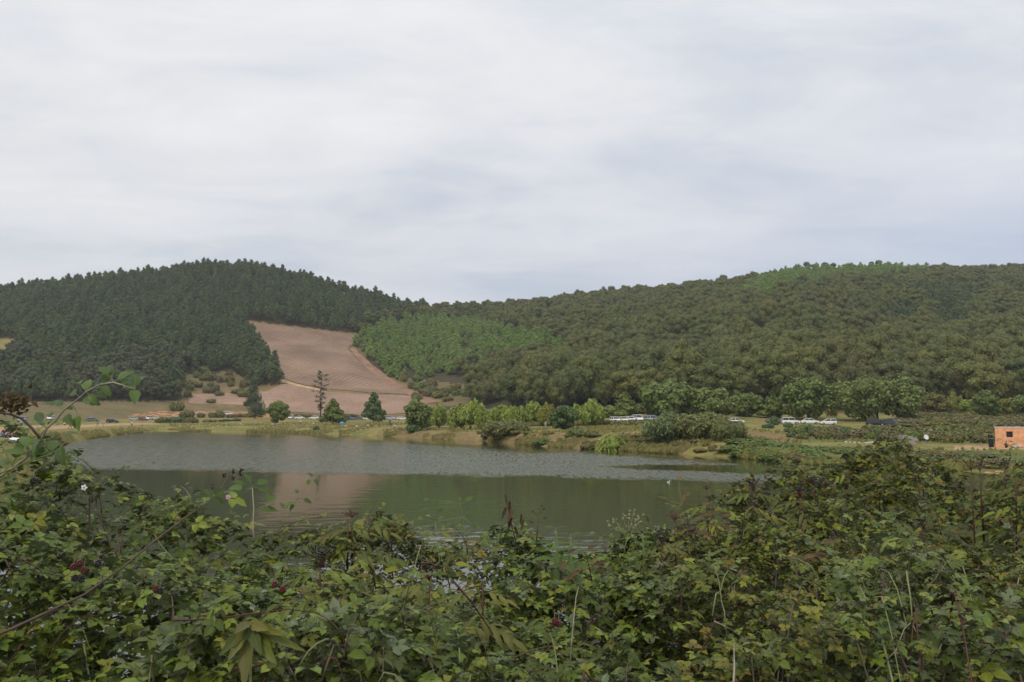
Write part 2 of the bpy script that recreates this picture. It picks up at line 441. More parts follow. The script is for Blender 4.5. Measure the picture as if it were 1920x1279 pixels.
# ------------------------------------------------------------------ terrain profile
# per photo column: shore distance, then (distance, ground pixel row) of bank top, plain, car level, hill foot, two hill steps, ridge
COLS = [
 (-900, 14, (24, 925), (70, 830), (240, 790), (380, 765), (480, 690), (600, 610), (700, 575)),
 (-300, 34, (46, 858), (90, 812), (250, 788), (400, 760), (490, 682), (600, 605), (700, 560)),
 (0,    56, (71, 824), (112, 803), (270, 787), (420, 751), (500, 676), (600, 600), (700, 546)),
 (70,   70, (80, 823), (150, 802), (300, 787), (420, 751), (500, 678), (600, 600), (700, 540)),
 (140, 160, (178, 808), (225, 799), (330, 787), (420, 752), (500, 680), (600, 598), (700, 533)),
 (220, 218, (230, 804), (262, 797), (370, 786), (430, 753), (505, 684), (605, 594), (710, 523)),
 (300, 276, (285, 801), (310, 796), (400, 783.5), (440, 753), (510, 690), (610, 590), (720, 513)),
 (400, 276, (286, 801), (320, 795), (405, 782.5), (450, 757), (510, 705), (615, 590), (725, 503)),
 (500, 258, (268, 803), (310, 795), (400, 783), (440, 771), (500, 715), (620, 600), (740, 509)),
 (650, 229, (238, 805), (285, 796), (385, 785), (430, 775), (500, 722), (620, 630), (740, 553)),
 (760, 200, (207, 807), (255, 797), (345, 787), (420, 773), (500, 735), (620, 662), (780, 582)),
 (900, 174, (180, 813), (215, 802), (300, 789), (400, 768), (500, 712), (640, 640), (850, 583)),
 (1000, 143, (152, 812), (185, 803), (245, 793), (320, 773), (450, 700), (640, 620), (850, 576)),
 (1200, 118, (129, 811), (165, 800), (215, 791), (285, 769), (430, 682), (620, 603), (830, 553)),
 (1350, 105, (117, 814), (150, 805), (215, 793), (280, 768), (430, 667), (620, 575), (810, 535)),
 (1430, 96, (105, 838), (140, 815), (215, 795), (278, 770), (430, 657), (620, 560), (805, 520)),
 (1500, 89, (97, 850), (130, 827), (213, 796), (275, 772), (430, 652), (620, 552), (800, 510)),
 (1650, 82, (90, 853), (122, 834), (210, 798), (275, 774), (430, 648), (620, 548), (790, 506)),
 (1800, 78, (86, 858), (118, 839), (200, 800), (270, 776), (430, 650), (620, 550), (790, 510)),
 (1875, 74, (82, 862), (117, 840), (200, 800), (270, 776), (430, 650), (620, 550), (790, 510)),
 (1920, 52, (60, 895), (116, 840), (200, 800), (270, 776), (430, 650), (620, 550), (790, 510)),
 (2100, 34, (44, 900), (100, 846), (200, 800), (270, 776), (430, 650), (620, 550), (790, 512)),
 (2900, 15, (25, 940), (80, 860), (200, 802), (270, 778), (430, 660), (620, 565), (790, 530)),
]
KPX = np.array([c[0] for c in COLS], float)
KY = np.array([[c[1]] + [k[0] for k in c[2:]] for c in COLS], float)         # (ncol, 8)
KZ = np.zeros_like(KY)
for i, c in enumerate(COLS):
    for j, (Yk, py) in enumerate(c[2:]):
        KZ[i, j + 1] = CAMZ + Yk * vz(py)
def knots(px):
    ky = np.stack([np.interp(px, KPX, KY[:, j]) for j in range(KY.shape[1])], -1)
    kz = np.stack([np.interp(px, KPX, KZ[:, j]) for j in range(KY.shape[1])], -1)
    return ky, kz
def height(X, Y):
    X = np.asarray(X, float); Y = np.asarray(Y, float)
    px = np.clip(CX + F * X / np.maximum(Y, 1.0), -900, 2900)
    ky, kz = knots(px)
    z = np.maximum((Y - ky[..., 0]) * 0.14, -1.6)             # lake bed
    for j in range(KY.shape[1] - 1):
        t = (Y - ky[..., j]) / (ky[..., j + 1] - ky[..., j])
        sel = (t >= 0)
        ts = np.clip(t, 0, 1)
        if j == 0: ts = 1 - (1 - ts) ** 1.15
        z = np.where(sel, kz[..., j] + (kz[..., j + 1] - kz[..., j]) * ts, z)
    last = ky[..., -1]
    z = np.where(Y > last, kz[..., -1] - (Y - last) * 0.07 - np.maximum(Y - last - 40, 0) * 0.08, z)
    hill = np.clip((Y - ky[..., 4]) / 60, 0, 1)
    z = z + hill * (fbm(X * 0.012 + 3, Y * 0.012, 3) - 0.5) * 12 * np.clip((last + 80 - Y) / 80, 0.3, 1)
    bank = np.clip((Y - ky[..., 0]) / 4, 0, 1)
    z = z + bank * (fbm(X * 0.22, Y * 0.22, 3) - 0.5) * 0.22
    return np.maximum(z, -1.6)
def ground(X, Y): return float(height(np.array(X), np.array(Y)))
def at(px, Y, dz=0.0):
    """Point on the ground that the camera sees in photo column px at distance Y."""
    z = 2.0
    for _ in range(4):
        d = Y * math.cos(TH) + (z - CAMZ) * math.sin(TH)
        X = (px - CX) / F * d
        z = ground(X, Y)
    return Vector((X, Y, z + dz))
def shore_Y(px): return float(np.interp(px, KPX, KY[:, 0]))

# polygons in the photograph that say what grows where on the hill (ground points)
FIELD_UP = [(457, 603), (560, 615), (673, 629), (654, 655), (690, 692), (735, 724), (768, 739), (700, 737), (600, 728), (560, 719), (532, 709), (522, 690), (490, 655)]
FIELD_LOW = [(350, 739), (455, 736), (500, 733), (530, 719), (562, 722), (600, 733), (700, 740), (772, 742), (806, 754), (785, 772), (700, 779), (620, 777), (560, 773), (480, 769), (470, 760), (355, 757)]
TRACK_L = [(528, 711), (560, 720), (601, 729), (601, 734), (560, 725), (526, 717)]
TRACK_R = [(654, 655), (662, 646), (672, 660), (704, 688), (748, 720), (800, 744), (826, 754), (806, 756), (766, 741), (735, 726), (690, 694)]
MEADOW = [(-400, 630), (0, 634), (40, 637), (42, 645), (0, 684), (-400, 700)]
PINES = [(-600, 762), (0, 753), (338, 753), (345, 702), (440, 698), (480, 728), (527, 729), (527, 712), (518, 690), (488, 655), (455, 600), (672, 627), (690, 606), (745, 598), (800, 585), (800, 380), (-600, 380)]
GREEN = [(664, 655), (690, 628), (740, 612), (800, 606), (870, 608), (950, 624), (1046, 644), (1042, 662), (960, 672), (860, 690), (800, 704), (735, 700), (695, 692)]
GREEN_EX = [(660, 655), (690, 618), (740, 606), (800, 600), (870, 602), (955, 618), (1060, 640), (1060, 676), (960, 686), (860, 702), (800, 712), (735, 714), (690, 702)]
RIDGE_EX = [(1375, 562), (1440, 515), (1500, 500), (1560, 490), (1650, 480), (1775, 480), (1740, 522), (1600, 534), (1500, 550), (1420, 566)]
RIDGE = [(1385, 545), (1440, 522), (1500, 512), (1560, 506), (1650, 500), (1760, 500), (1740, 512), (1600, 522), (1500, 534), (1420, 548)]
OPEN_R = [(735, 704), (800, 712), (872, 722), (885, 762), (800, 762), (750, 730)]

# ------------------------------------------------------------------ ground materials
def terrain_mat():
    m, t = new_mat('hillside_ground'); L = t.links.new
    out = N(t, 'ShaderNodeOutputMaterial'); b = N(t, 'ShaderNodeBsdfPrincipled'); b.inputs['Roughness'].default_value = 0.95; b.inputs['Specular IOR Level'].default_value = 0.1
    tc = N(t, 'ShaderNodeTexCoord')
    def noise(s, d=4):
        n = N(t, 'ShaderNodeTexNoise'); n.inputs['Scale'].default_value = s; n.inputs['Detail'].default_value = d
        L(tc.outputs['Object'], n.inputs['Vector']); return n.outputs['Fac']
    def ramp(fac, stops):
        r = N(t, 'ShaderNodeValToRGB'); el = r.color_ramp.elements
        for i, (p, c) in enumerate(stops):
            e = el[i] if i < 2 else el.new(p)
            e.position = p; e.color = (*c, 1)
        L(fac, r.inputs[0]); return r.outputs[0]
    def mix(f, a, c):
        x = N(t, 'ShaderNodeMix', data_type='RGBA'); L(f, x.inputs[0]); L(a, x.inputs[6])
        if isinstance(c, tuple): x.inputs[7].default_value = (*c, 1)
        else: L(c, x.inputs[7])
        return x.outputs[2]
    def attr(n): return N(t, 'ShaderNodeAttribute', attribute_name=n).outputs['Fac']
    def jag(a, s):      # ragged edge on a painted zone
        x = N(t, 'ShaderNodeMath', operation='MULTIPLY_ADD'); L(noise(s, 5), x.inputs[0]); x.inputs[1].default_value = 1.4; x.inputs[2].default_value = -0.7
        y = N(t, 'ShaderNodeMath', operation='ADD'); L(a, y.inputs[0]); L(x.outputs[0], y.inputs[1])
        r = N(t, 'ShaderNodeMapRange'); r.inputs[1].default_value = 0.38; r.inputs[2].default_value = 0.62; L(y.outputs[0], r.inputs[0]); return r.outputs[0]
    dry = ramp(noise(0.09, 6), [(0.30, (0.115, 0.098, 0.048)), (0.70, (0.200, 0.145, 0.082)), (0.5, (0.155, 0.128, 0.060))])
    grass = ramp(noise(0.16, 6), [(0.30, (0.135, 0.140, 0.045)), (0.70, (0.275, 0.210, 0.085)), (0.52, (0.205, 0.185, 0.060))])
    lush = ramp(noise(0.25, 6), [(0.3, (0.085, 0.115, 0.035)), (0.7, (0.16, 0.16, 0.05))])
    red = ramp(noise(0.35, 6), [(0.3, (0.155, 0.118, 0.052)), (0.7, (0.26, 0.165, 0.095)), (0.5, (0.195, 0.142, 0.065))])
    sand = ramp(noise(0.5, 5), [(0.3, (0.34, 0.21, 0.125)), (0.7, (0.46, 0.30, 0.19))])
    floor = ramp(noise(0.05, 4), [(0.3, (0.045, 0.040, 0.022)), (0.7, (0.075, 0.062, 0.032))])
    c = mix(jag(attr('grass'), 0.15), dry, grass)
    c = mix(jag(attr('lush'), 0.2), c, lush)
    c = mix(jag(attr('red'), 0.3), c, red)
    c = mix(jag(attr('sand'), 0.5), c, sand)
    clay = ramp(noise(0.4, 5), [(0.3, (0.36, 0.17, 0.085)), (0.7, (0.47, 0.25, 0.14))])
    c = mix(jag(attr('clay'), 0.4), c, clay)
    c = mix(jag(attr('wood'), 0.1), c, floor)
    fine = N(t, 'ShaderNodeMapRange'); fine.inputs[1].default_value = 0.3; fine.inputs[2].default_value = 0.7; fine.inputs[3].default_value = 0.72; fine.inputs[4].default_value = 1.25
    L(noise(1.7, 4), fine.inputs[0])
    hs = N(t, 'ShaderNodeHueSaturation'); L(fine.outputs[0], hs.inputs['Value']); L(c, hs.inputs['Color'])
    L(hs.outputs[0], b.inputs['Base Color'])
    bp = N(t, 'ShaderNodeBump'); bp.inputs['Strength'].default_value = 0.7; bp.inputs['Distance'].default_value = 0.5
    L(noise(0.9, 5), bp.inputs['Height']); L(bp.outputs[0], b.inputs['Normal'])
    L(b.outputs[0], out.inputs[0]); return m
def field_mat(name, c1, c2, ang, freq):
    m, t = new_mat(name); L = t.links.new
    out = N(t, 'ShaderNodeOutputMaterial'); b = N(t, 'ShaderNodeBsdfPrincipled'); b.inputs['Roughness'].default_value = 1.0; b.inputs['Specular IOR Level'].default_value = 0.05
    tc = N(t, 'ShaderNodeTexCoord'); mp = N(t, 'ShaderNodeMapping'); mp.inputs['Rotation'].default_value = (0, 0, ang)
    L(tc.outputs['Object'], mp.inputs[0])
    w = N(t, 'ShaderNodeTexWave', wave_type='BANDS', bands_direction='X'); w.inputs['Scale'].default_value = freq
    w.inputs['Distortion'].default_value = 5.0; w.inputs['Detail'].default_value = 3; w.inputs['Detail Scale'].default_value = 0.35; L(mp.outputs[0], w.inputs['Vector'])
    n = N(t, 'ShaderNodeTexNoise'); n.inputs['Scale'].default_value = 0.035; n.inputs['Detail'].default_value = 7; n.inputs['Roughness'].default_value = 0.65; L(tc.outputs['Object'], n.inputs['Vector'])
    n2 = N(t, 'ShaderNodeTexNoise'); n2.inputs['Scale'].default_value = 0.6; n2.inputs['Detail'].default_value = 4; L(tc.outputs['Object'], n2.inputs['Vector'])
    r = N(t, 'ShaderNodeValToRGB'); r.color_ramp.elements[0].position = 0.32; r.color_ramp.elements[0].color = (*c1, 1)
    r.color_ramp.elements[1].position = 0.68; r.color_ramp.elements[1].color = (*c2, 1); L(n.outputs['Fac'], r.inputs[0])
    hs = N(t, 'ShaderNodeHueSaturation'); L(r.outputs[0], hs.inputs['Color'])
    a = N(t, 'ShaderNodeMath', operation='MULTIPLY_ADD'); L(w.outputs['Fac'], a.inputs[0]); a.inputs[1].default_value = 0.25; a.inputs[2].default_value = 0.59
    a2 = N(t, 'ShaderNodeMath', operation='MULTIPLY_ADD'); L(n2.outputs['Fac'], a2.inputs[0]); a2.inputs[1].default_value = 0.6; L(a.outputs[0], a2.inputs[2])
    L(a2.outputs[0], hs.inputs['Value']); L(hs.outputs[0], b.inputs['Base Color'])
    bp = N(t, 'ShaderNodeBump'); bp.inputs['Strength'].default_value = 0.6; bp.inputs['Distance'].default_value = 0.4; L(a2.outputs[0], bp.inputs['Height']); L(bp.outputs[0], b.inputs['Normal'])
    L(b.outputs[0], out.inputs[0]); return m
M['terrain'] = terrain_mat()
M['field_up'] = field_mat('ploughed_soil', (0.170, 0.116, 0.081), (0.285, 0.195, 0.138), 0.42, 0.11)
M['field_low'] = field_mat('pale_ploughed_soil', (0.230, 0.153, 0.110), (0.345, 0.235, 0.172), 1.45, 0.13)
M['track'] = simple('sandy_track', (0.43, 0.28, 0.165), 0.95, var=0.25, scale=0.3)
M['red_track'] = simple('red_earth_track', (0.25, 0.145, 0.088), 0.95, var=0.3, scale=0.25)

# ------------------------------------------------------------------ terrain, field, tracks
def terrain():
    pxs = np.concatenate([np.arange(-900, -60, 24), np.arange(-60, 1990, 5.0), np.arange(1990, 2901, 24)])
    sh = np.interp(pxs, KPX, KY[:, 0])
    # rows: near the shore fine, then coarser
    s = np.concatenate([np.linspace(-14, 0, 5)[:-1], np.linspace(0, 14, 15)[:-1], np.linspace(14, 140, 64)[:-1], np.linspace(140, 760, 120)[:-1], np.linspace(760, 1150, 14)])
    Y = np.maximum(sh[None, :] + s[:, None], 1.0)
    X = (pxs[None, :] - CX) / F * Y
    Z = height(X, Y)
    qx, qy = project(X, Y, Z)
    d = Y - sh[None, :]
    bandn = fbm(X * 0.05, Y * 0.05, 3)
    ky, kz = knots(np.clip(np.broadcast_to(pxs[None, :], X.shape), -900, 2900))
    plain = np.clip((ky[..., 4] - Y) / 20, 0, 1)
    grass = plain * np.clip(np.where(qx < 760, (ky[..., 3] + 10 - Y) / 30, 1), 0, 1)
    lush = np.clip((qx - 1330) / 80, 0, 1) * plain * np.where((Y > 108) & (Y < 126) & (qx > 1500), 0.0, np.where(Y > 150, 0.35, 1.0)) + (in_poly(qx, qy, [(-200, 800), (60, 797), (150, 792), (190, 790), (150, 784), (-200, 786)]) * 0.7)
    meadow = in_poly(qx, qy, MEADOW)
    red = np.where((d > -3) & (d < 14) & (qx > 640) & (qx < 1290), np.clip((14 - d) / 5, 0, 1) * 0.62, 0) * np.clip((qx - 640) / 120, 0, 1)
    red = np.maximum(red, np.where((qx > 1380) & (d > 20) & (d < 60) & (qx < 1500), 0.75, 0))
    clay = in_poly(qx, qy, [(215, 784), (260, 775), (300, 769), (430, 770), (520, 774), (560, 780), (520, 786), (430, 783), (300, 781)]) * 0.52
    clay = np.maximum(clay, np.where((qx > 1845) & (Y < 76) & (d > -3), 1.0, 0))
    soil = in_poly(qx, qy, [(452, 600), (676, 626), (650, 655), (700, 690), (830, 752), (795, 778), (620, 780), (470, 764), (345, 760), (345, 737), (525, 717), (488, 655)])
    red = np.maximum(red, soil * 1.0)
    sand = np.where((qx < 300) & (np.abs(qy - np.interp(qx, [-300, 0, 60, 140, 230, 300], [812, 806, 802.5, 800, 795.5, 794])) < np.interp(qx, [0, 140, 300], [5.5, 2.6, 1.3])), 1.0, 0) * (Y < 320)
    sand = np.maximum(sand, np.where((qx > 1790) & (np.abs(Y - 116) < 6), 0.75, 0))
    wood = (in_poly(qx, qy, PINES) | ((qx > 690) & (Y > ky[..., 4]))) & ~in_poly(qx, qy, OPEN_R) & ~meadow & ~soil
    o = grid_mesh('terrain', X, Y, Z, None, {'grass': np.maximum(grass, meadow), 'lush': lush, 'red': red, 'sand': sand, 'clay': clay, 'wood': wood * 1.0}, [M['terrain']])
    tag(o, 'grassy lake banks rising into wooded hills', kind='structure')
def sheet(name, poly, dz, mat, label, step=(2.0, 0.8)):
    xs = [p[0] for p in poly]; ys = [p[1] for p in poly]
    pxs = np.arange(min(xs) - 8, max(xs) + 8, step[0])
    Yr = np.arange(380, 700, step[1])
    X = (pxs[None, :] - CX) / F * Yr[:, None]; Yg = np.broadcast_to(Yr[:, None], X.shape)
    Z = height(X, Yg) + dz
    qx, qy = project(X, Yg, Z)
    qx = qx + (fbm(X * 0.15, Yg * 0.15, 2) - 0.5) * 4
    inside = in_poly(qx, qy, poly)
    keep = inside[:-1, :-1] & inside[1:, 1:] & inside[1:, :-1] & inside[:-1, 1:]
    o = grid_mesh(name, X, Yg, Z, keep, None, [mat])
    tag(o, label, kind='structure')
terrain()
sheet('ploughed_field', FIELD_UP, 0.25, M['field_up'], 'bare brown ploughed field sloping up between the pines')
sheet('lower_field', FIELD_LOW, 0.22, M['field_low'], 'paler pinkish ploughed field at the foot of the slope')
sheet('dirt_track', TRACK_L, 0.32, M['track'], 'short sandy track between the two fields')
sheet('field_edge_track', TRACK_R, 0.34, M['red_track'], 'reddish earth track along the right edge of the field')

# the bank the photographer stands on, below the hedge
def near_bank():
    xs = np.linspace(-45, 45, 91); ys = np.concatenate([np.linspace(-25, -2, 12)[:-1], np.linspace(-2, 14, 65), [15, 16.5, 18, 20]])
    X, Y = np.meshgrid(xs, ys)
    wide = np.clip((X + 0.15) / 0.8, 0, 1)
    Z = np.interp(Y, [-25, 1.4, 2.6, 4.0, 6.0, 9.0, 14], [3.4, 3.4, 3.05, 2.1, 0.7, -0.7, -1.5]) * (1 - wide) + wide * np.interp(Y, [-25, 2.0, 6.0, 9.6, 12.0, 15, 18, 20], [3.5, 3.5, 3.55, 3.55, 2.2, 0.3, -1.2, -1.6]) + (fbm(X * 0.6, Y * 0.6, 3) - 0.5) * 0.3
    tag(grid_mesh('near_bank', X, Y, Z, None, None, [M['earth']]), 'dark earth bank under the bramble hedge', kind='structure')
near_bank()

# ------------------------------------------------------------------ water
def water():
    m, t = new_mat('lake_water'); L = t.links.new
    out = N(t, 'ShaderNodeOutputMaterial'); b = N(t, 'ShaderNodeBsdfPrincipled')
    b.inputs['Base Color'].default_value = (0.046, 0.052, 0.022, 1); b.inputs['IOR'].default_value = 1.33
    ruf = N(t, 'ShaderNodeAttribute', attribute_name='ruffle').outputs['Fac']
    tc = N(t, 'ShaderNodeTexCoord')
    def noise(sc, d, sx=1.0, sy=1.0, ro=0.5):
        mp = N(t, 'ShaderNodeMapping'); mp.inputs['Scale'].default_value = (sx, sy, 1); L(tc.outputs['Object'], mp.inputs[0])
        n = N(t, 'ShaderNodeTexNoise'); n.inputs['Scale'].default_value = sc; n.inputs['Detail'].default_value = d; n.inputs['Roughness'].default_value = ro; L(mp.outputs[0], n.inputs['Vector']); return n.outputs['Fac']
    def mr(x, a, c, d, e):
        r = N(t, 'ShaderNodeMapRange'); r.inputs[1].default_value = a; r.inputs[2].default_value = c; r.inputs[3].default_value = d; r.inputs[4].default_value = e; L(x, r.inputs[0]); return r.outputs[0]
    def mul(a, c):
        x = N(t, 'ShaderNodeMath', operation='MULTIPLY')
        for i, q in enumerate((a, c)):
            if isinstance(q, (int, float)): x.inputs[i].default_value = q
            else: L(q, x.inputs[i])
        return x.outputs[0]
    gust = mul(ruf, mr(noise(3.2, 3, 1.0, 0.10, 0.55), 0.40, 0.60, 0.25, 1.0))
    L(mr(gust, 0, 1, 0.05, 0.50), b.inputs['Roughness'])
    b1 = N(t, 'ShaderNodeBump'); b1.inputs['Distance'].default_value = 0.05
    L(mr(ruf, 0, 1, 0.30, 0.3), b1.inputs['Strength']); L(noise(0.9, 3, 0.7, 1.0), b1.inputs['Height'])
    b2 = N(t, 'ShaderNodeBump'); b2.inputs['Distance'].default_value = 0.22
    L(mul(gust, 0.85), b2.inputs['Strength']); L(noise(1.9, 4, 1.0, 1.2, 0.6), b2.inputs['Height']); L(b1.outputs[0], b2.inputs['Normal'])
    L(b2.outputs[0], b.inputs['Normal'])
    L(b.outputs[0], out.inputs[0])
    # where the breeze ruffles the surface (read off the photograph, then a property of the place on the lake)
    pxs = np.concatenate([np.arange(-900, -40, 40), np.arange(-40, 1980, 8.0), np.arange(1980, 2901, 40)])
    Yr = np.concatenate([[-60, 0.5, 4], np.geomspace(8, 340, 260)])
    Yg = np.broadcast_to(Yr[:, None], (len(Yr), len(pxs)))
    X = (pxs[None, :] - CX) / F * np.maximum(Yg, 20)
    Z = np.zeros_like(X)
    py = HOR + CAMZ * F / np.maximum(Yg, 1.0)
    qx = CX + F * X / np.maximum(Yg, 1)
    w = (fbm(qx * 0.012, py * 0.12, 3) - 0.5) * 7
    lo = np.interp(qx, [-300, 100, 640, 1100, 1500, 1560], [872, 876, 887, 894, 907, 908])      # nearer edge
    hi = np.interp(qx, [-300, 300, 600, 800, 1000, 1200, 1350, 1560], [780, 806, 816, 829, 843, 851, 861, 903])
    r = np.clip((lo + 2 + w * 1.3 - py) / 10, 0, 1) * np.clip((py - hi - w) / np.interp(qx, [300, 900], [6, 8]), 0, 1)
    # the calm lens inside the ruffled band
    cy = np.interp(qx, [1090, 1300, 1520], [874, 876, 884]); hw = np.interp(qx, [1085, 1200, 1380, 1480, 1600], [0, 6, 9, 9, 3])
    r *= np.where(qx > 1085, 1 - np.clip((hw - np.abs(py - cy + w * 0.3)) / 3, 0, 1) * 0.95, 1)
    r *= np.interp(qx, [-100, 700, 1000, 1560, 1600], [0.9, 1, 1, 0.8, 0]) * np.maximum(np.interp(qx, [800, 1100], [0, .9]), 0.35 + 0.65 * np.clip((py - hi) / np.maximum(lo - hi - 8, 6), 0, 1))
    o = grid_mesh('lake_water', X, Yg, Z, None, {'ruffle': r}, [m], smooth=True)
    tag(o, 'lake water, calm near and ruffled farther out', kind='structure')
water()

# ------------------------------------------------------------------ tree shapes
def rnd(n): return RNG.random(n)
def unit(n):
    v = RNG.normal(size=(n, 3)); return v / np.linalg.norm(v, axis=1, keepdims=True)
def lobed_points(lobes, n, up=0.35):
    """Points on the outer surface of overlapping lobes: list of (centre, radii)."""
    w = np.array([r[0] * r[1] + r[1] * r[2] + r[0] * r[2] for c, r in lobes]); w = w / w.sum()
    C = []; NR = []
    per = RNG.multinomial(int(n * 2.2), w)
    for (c, r), k in zip(lobes, per):
        u = unit(k); r = np.array(r); c = np.array(c)
        p = c + u * r * (0.78 + 0.27 * rnd(k))[:, None]
        nn = u / r; nn /= np.linalg.norm(nn, axis=1, keepdims=True)
        ok = np.ones(k, bool)
        for c2, r2 in lobes:
            if c2 is c or (np.allclose(c2, c)): continue
            ok &= (((p - np.array(c2)) / np.array(r2)) ** 2).sum(1) > 0.62
        C.append(p[ok]); NR.append(nn[ok])
    C = np.concatenate(C); NR = np.concatenate(NR)
    sel = RNG.permutation(len(C))[:n]
    C, NR = C[sel], NR[sel]
    NR = NR + RNG.normal(size=NR.shape) * 0.45 + np.array([0, 0, up])
    return C, NR
def limbs(mb, base_r, h, lobes, n=6, mat=1, lean=(0, 0)):
    top = h
    pts = [(lean[0] * t * t, lean[1] * t * t, t * top) for t in (0, 0.15, 0.4, 0.7, 1.0)]
    mb.tube(pts, [base_r * 1.25, base_r, base_r * 0.8, base_r * 0.55, base_r * 0.2], 6, mat)
    for c, r in lobes[:n]:
        z0 = max(0.25 * h, min(c[2] - 0.8, h * 0.8)) * (0.55 + 0.3 * random.random())
        a = Vector((lean[0] * (z0 / h) ** 2, lean[1] * (z0 / h) ** 2, z0)); e = Vector(c)
        mb.tube([a, a.lerp(e, 0.5) + Vector((0, 0, 0.1 * h * 0.3)), e], [base_r * 0.45, base_r * 0.3, base_r * 0.1], 5, mat)
def broad_lobes(h, rx, n, base, flat=0.62, ragged=0.25):
    out = []
    cz = (h + base) / 2; rz = (h - base) / 2
    for i in range(n):
        t = (i + 0.5) / n; ph = i * 2.39996 + random.uniform(-.4, .4)
        zz = 1 - 2 * t; rr = math.sqrt(max(0, 1 - zz * zz)) * random.uniform(0.55, 0.8)
        s = rx * random.uniform(0.30, 0.46)
        out.append(((rr * math.cos(ph) * rx, rr * math.sin(ph) * rx, cz + zz * rz * 0.72 + random.uniform(-ragged, ragged) * rz * 0.5), (s, s, s * flat * random.uniform(0.85, 1.2))))
    out.append(((0, 0, cz), (rx * 0.62, rx * 0.62, rz * 0.72)))
    return out
def core(mb, lobes, k=0.72, tint=0.25):
    for c, r in lobes:
        vs, fs = ICO[1]
        mb.add([(c[0] + v[0] * r[0] * k, c[1] + v[1] * r[1] * k, c[2] + v[2] * r[2] * k) for v in vs], fs, 0, tint)
def crown_mesh(name, lobes, n, size, mat, up=0.35, dark_core=0.72, aspect=(0.7, 1.0), tall=None):
    C, NR = lobed_points(lobes, n, up)
    s = size * (0.6 + 0.8 * rnd(len(C)))
    tint = rnd(len(C))
    ex = MB()
    if dark_core: core(ex, lobes, dark_core)
    D = None
    if tall is not None: D = np.array(tall)[None, :] + RNG.normal(size=C.shape) * 0.45
    return leaf_mesh(name, C, NR, s * aspect[0] * 0.5, s * aspect[1] * 0.5, tint, [mat], ex, D)
def trunk_mesh(name, r, h, lobes, n=5, lean=(0, 0), mat='bark'):
    mb = MB(); limbs(mb, r, h, lobes, n, 0, lean); return mb.mesh(name, [M[mat]], True)

def conifer_mesh(name, h, r, base, n, size, mat, tiers=9, droop=0.25, ragged=0.3, power=0.8, core_k=0.55):
    """Conifer crown: needle clumps along whorled, slightly drooping boughs."""
    C = []; NR = []; D = []
    ex = MB()
    for i in range(n):
        t = random.random() ** 0.85
        z = base + (h - base) * t
        k = max(0.05, (1 - t) ** power)
        tier = math.sin(t * tiers * 2 * math.pi) * 0.12 + 1
        rad = r * k * tier * (1 - random.random() ** 2 * 0.55) * random.uniform(1 - ragged, 1 + ragged * 0.6)
        ph = random.uniform(0, 2 * math.pi)
        C.append((rad * math.cos(ph), rad * math.sin(ph), z - droop * rad + random.uniform(-.2, .2)))
        NR.append((math.cos(ph) * 0.55 + random.gauss(0, .3), math.sin(ph) * 0.55 + random.gauss(0, .3), 1.0 + random.gauss(0, .3)))
        D.append((math.cos(ph), math.sin(ph), -0.15 + random.gauss(0, .3)))
    s = size * (0.6 + 0.8 * rnd(n))
    if core_k:
        vs = []; seg = 7
        for z, k in ((base + 0.05 * (h - base), 0.8), (base + 0.35 * (h - base), 0.75), (base + 0.7 * (h - base), 0.42), (h * 0.97, 0.03)):
            for a in range(seg):
                vs.append((math.cos(a * 2 * math.pi / seg) * r * k * core_k, math.sin(a * 2 * math.pi / seg) * r * k * core_k, z))
        fs = [(j * seg + a, j * seg + (a + 1) % seg, (j + 1) * seg + (a + 1) % seg, (j + 1) * seg + a) for j in range(3) for a in range(seg)]
        ex.add(vs, fs, 0, 0.2)
    return leaf_mesh(name, np.array(C), np.array(NR), s * 0.34, s * 0.55, rnd(n), [mat], ex, np.array(D))
def pole_mesh(name, r, h, mat='bark', lean=0.0):
    mb = MB(); mb.tube([(0, 0, -0.5), (lean * .2, 0, h * 0.4), (lean, 0, h)], [r * 1.2, r, r * 0.15], 6, 0)
    return mb.mesh(name, [M[mat]], True)

# prototypes in metres
def ovoid_lobes(h, r, base, n=9):
    lb = [((0, 0, base + (h - base) * .42), (r * .62, r * .62, (h - base) * .42)), ((0, 0, h - (h - base) * .2), (r * .42, r * .42, (h - base) * .2))]
    for i in range(n):
        t = (i + .5) / n; ph = i * 2.4 + random.uniform(-.3, .3); k = r * (0.72 * math.sin(math.pi * (0.18 + 0.74 * t)) ** .8) * random.uniform(.75, 1.1)
        q = r * random.uniform(.34, .46) * (1.1 - .4 * t)
        lb.append(((math.cos(ph) * k, math.sin(ph) * k, base + (h - base) * (.1 + .8 * t)), (q, q, q * .85)))
    return lb
PINE = [(crown_mesh('pine_crown', ovoid_lobes(h, r, b), 1000, 0.52, M['pine'], 1.0, 0.75), pole_mesh('pine_trunk', 0.16, h * 0.93)) for h, r, b in ((11.5, 3.2, 3.0), (10.5, 3.4, 2.6), (12.5, 2.9, 3.4), (10, 3.3, 2.6), (11, 2.8, 2.8))]
YOUNG = [(crown_mesh('young_pine_crown', ovoid_lobes(h, r, .6, 8), 800, 0.46, M['plantation'], 1.0, 0.75), pole_mesh('young_pine_trunk', 0.1, h * 0.9)) for h, r in ((7.0, 2.5), (6.2, 2.7), (7.8, 2.4))]
OAK = []
for i in range(5):
    h = (11.5, 12.5, 10.8, 13, 12)[i]; rx = (5.2, 5.8, 5.0, 5.6, 6.2)[i]
    lb = broad_lobes(h, rx, 19, 2.2, 0.85, 0.35)
    OAK.append((crown_mesh('oak_crown', lb, 2400, 0.52, M['oak'], 0.6, 0.8), trunk_mesh('oak_trunk', 0.32, h * 0.75, lb)))
MIX = []
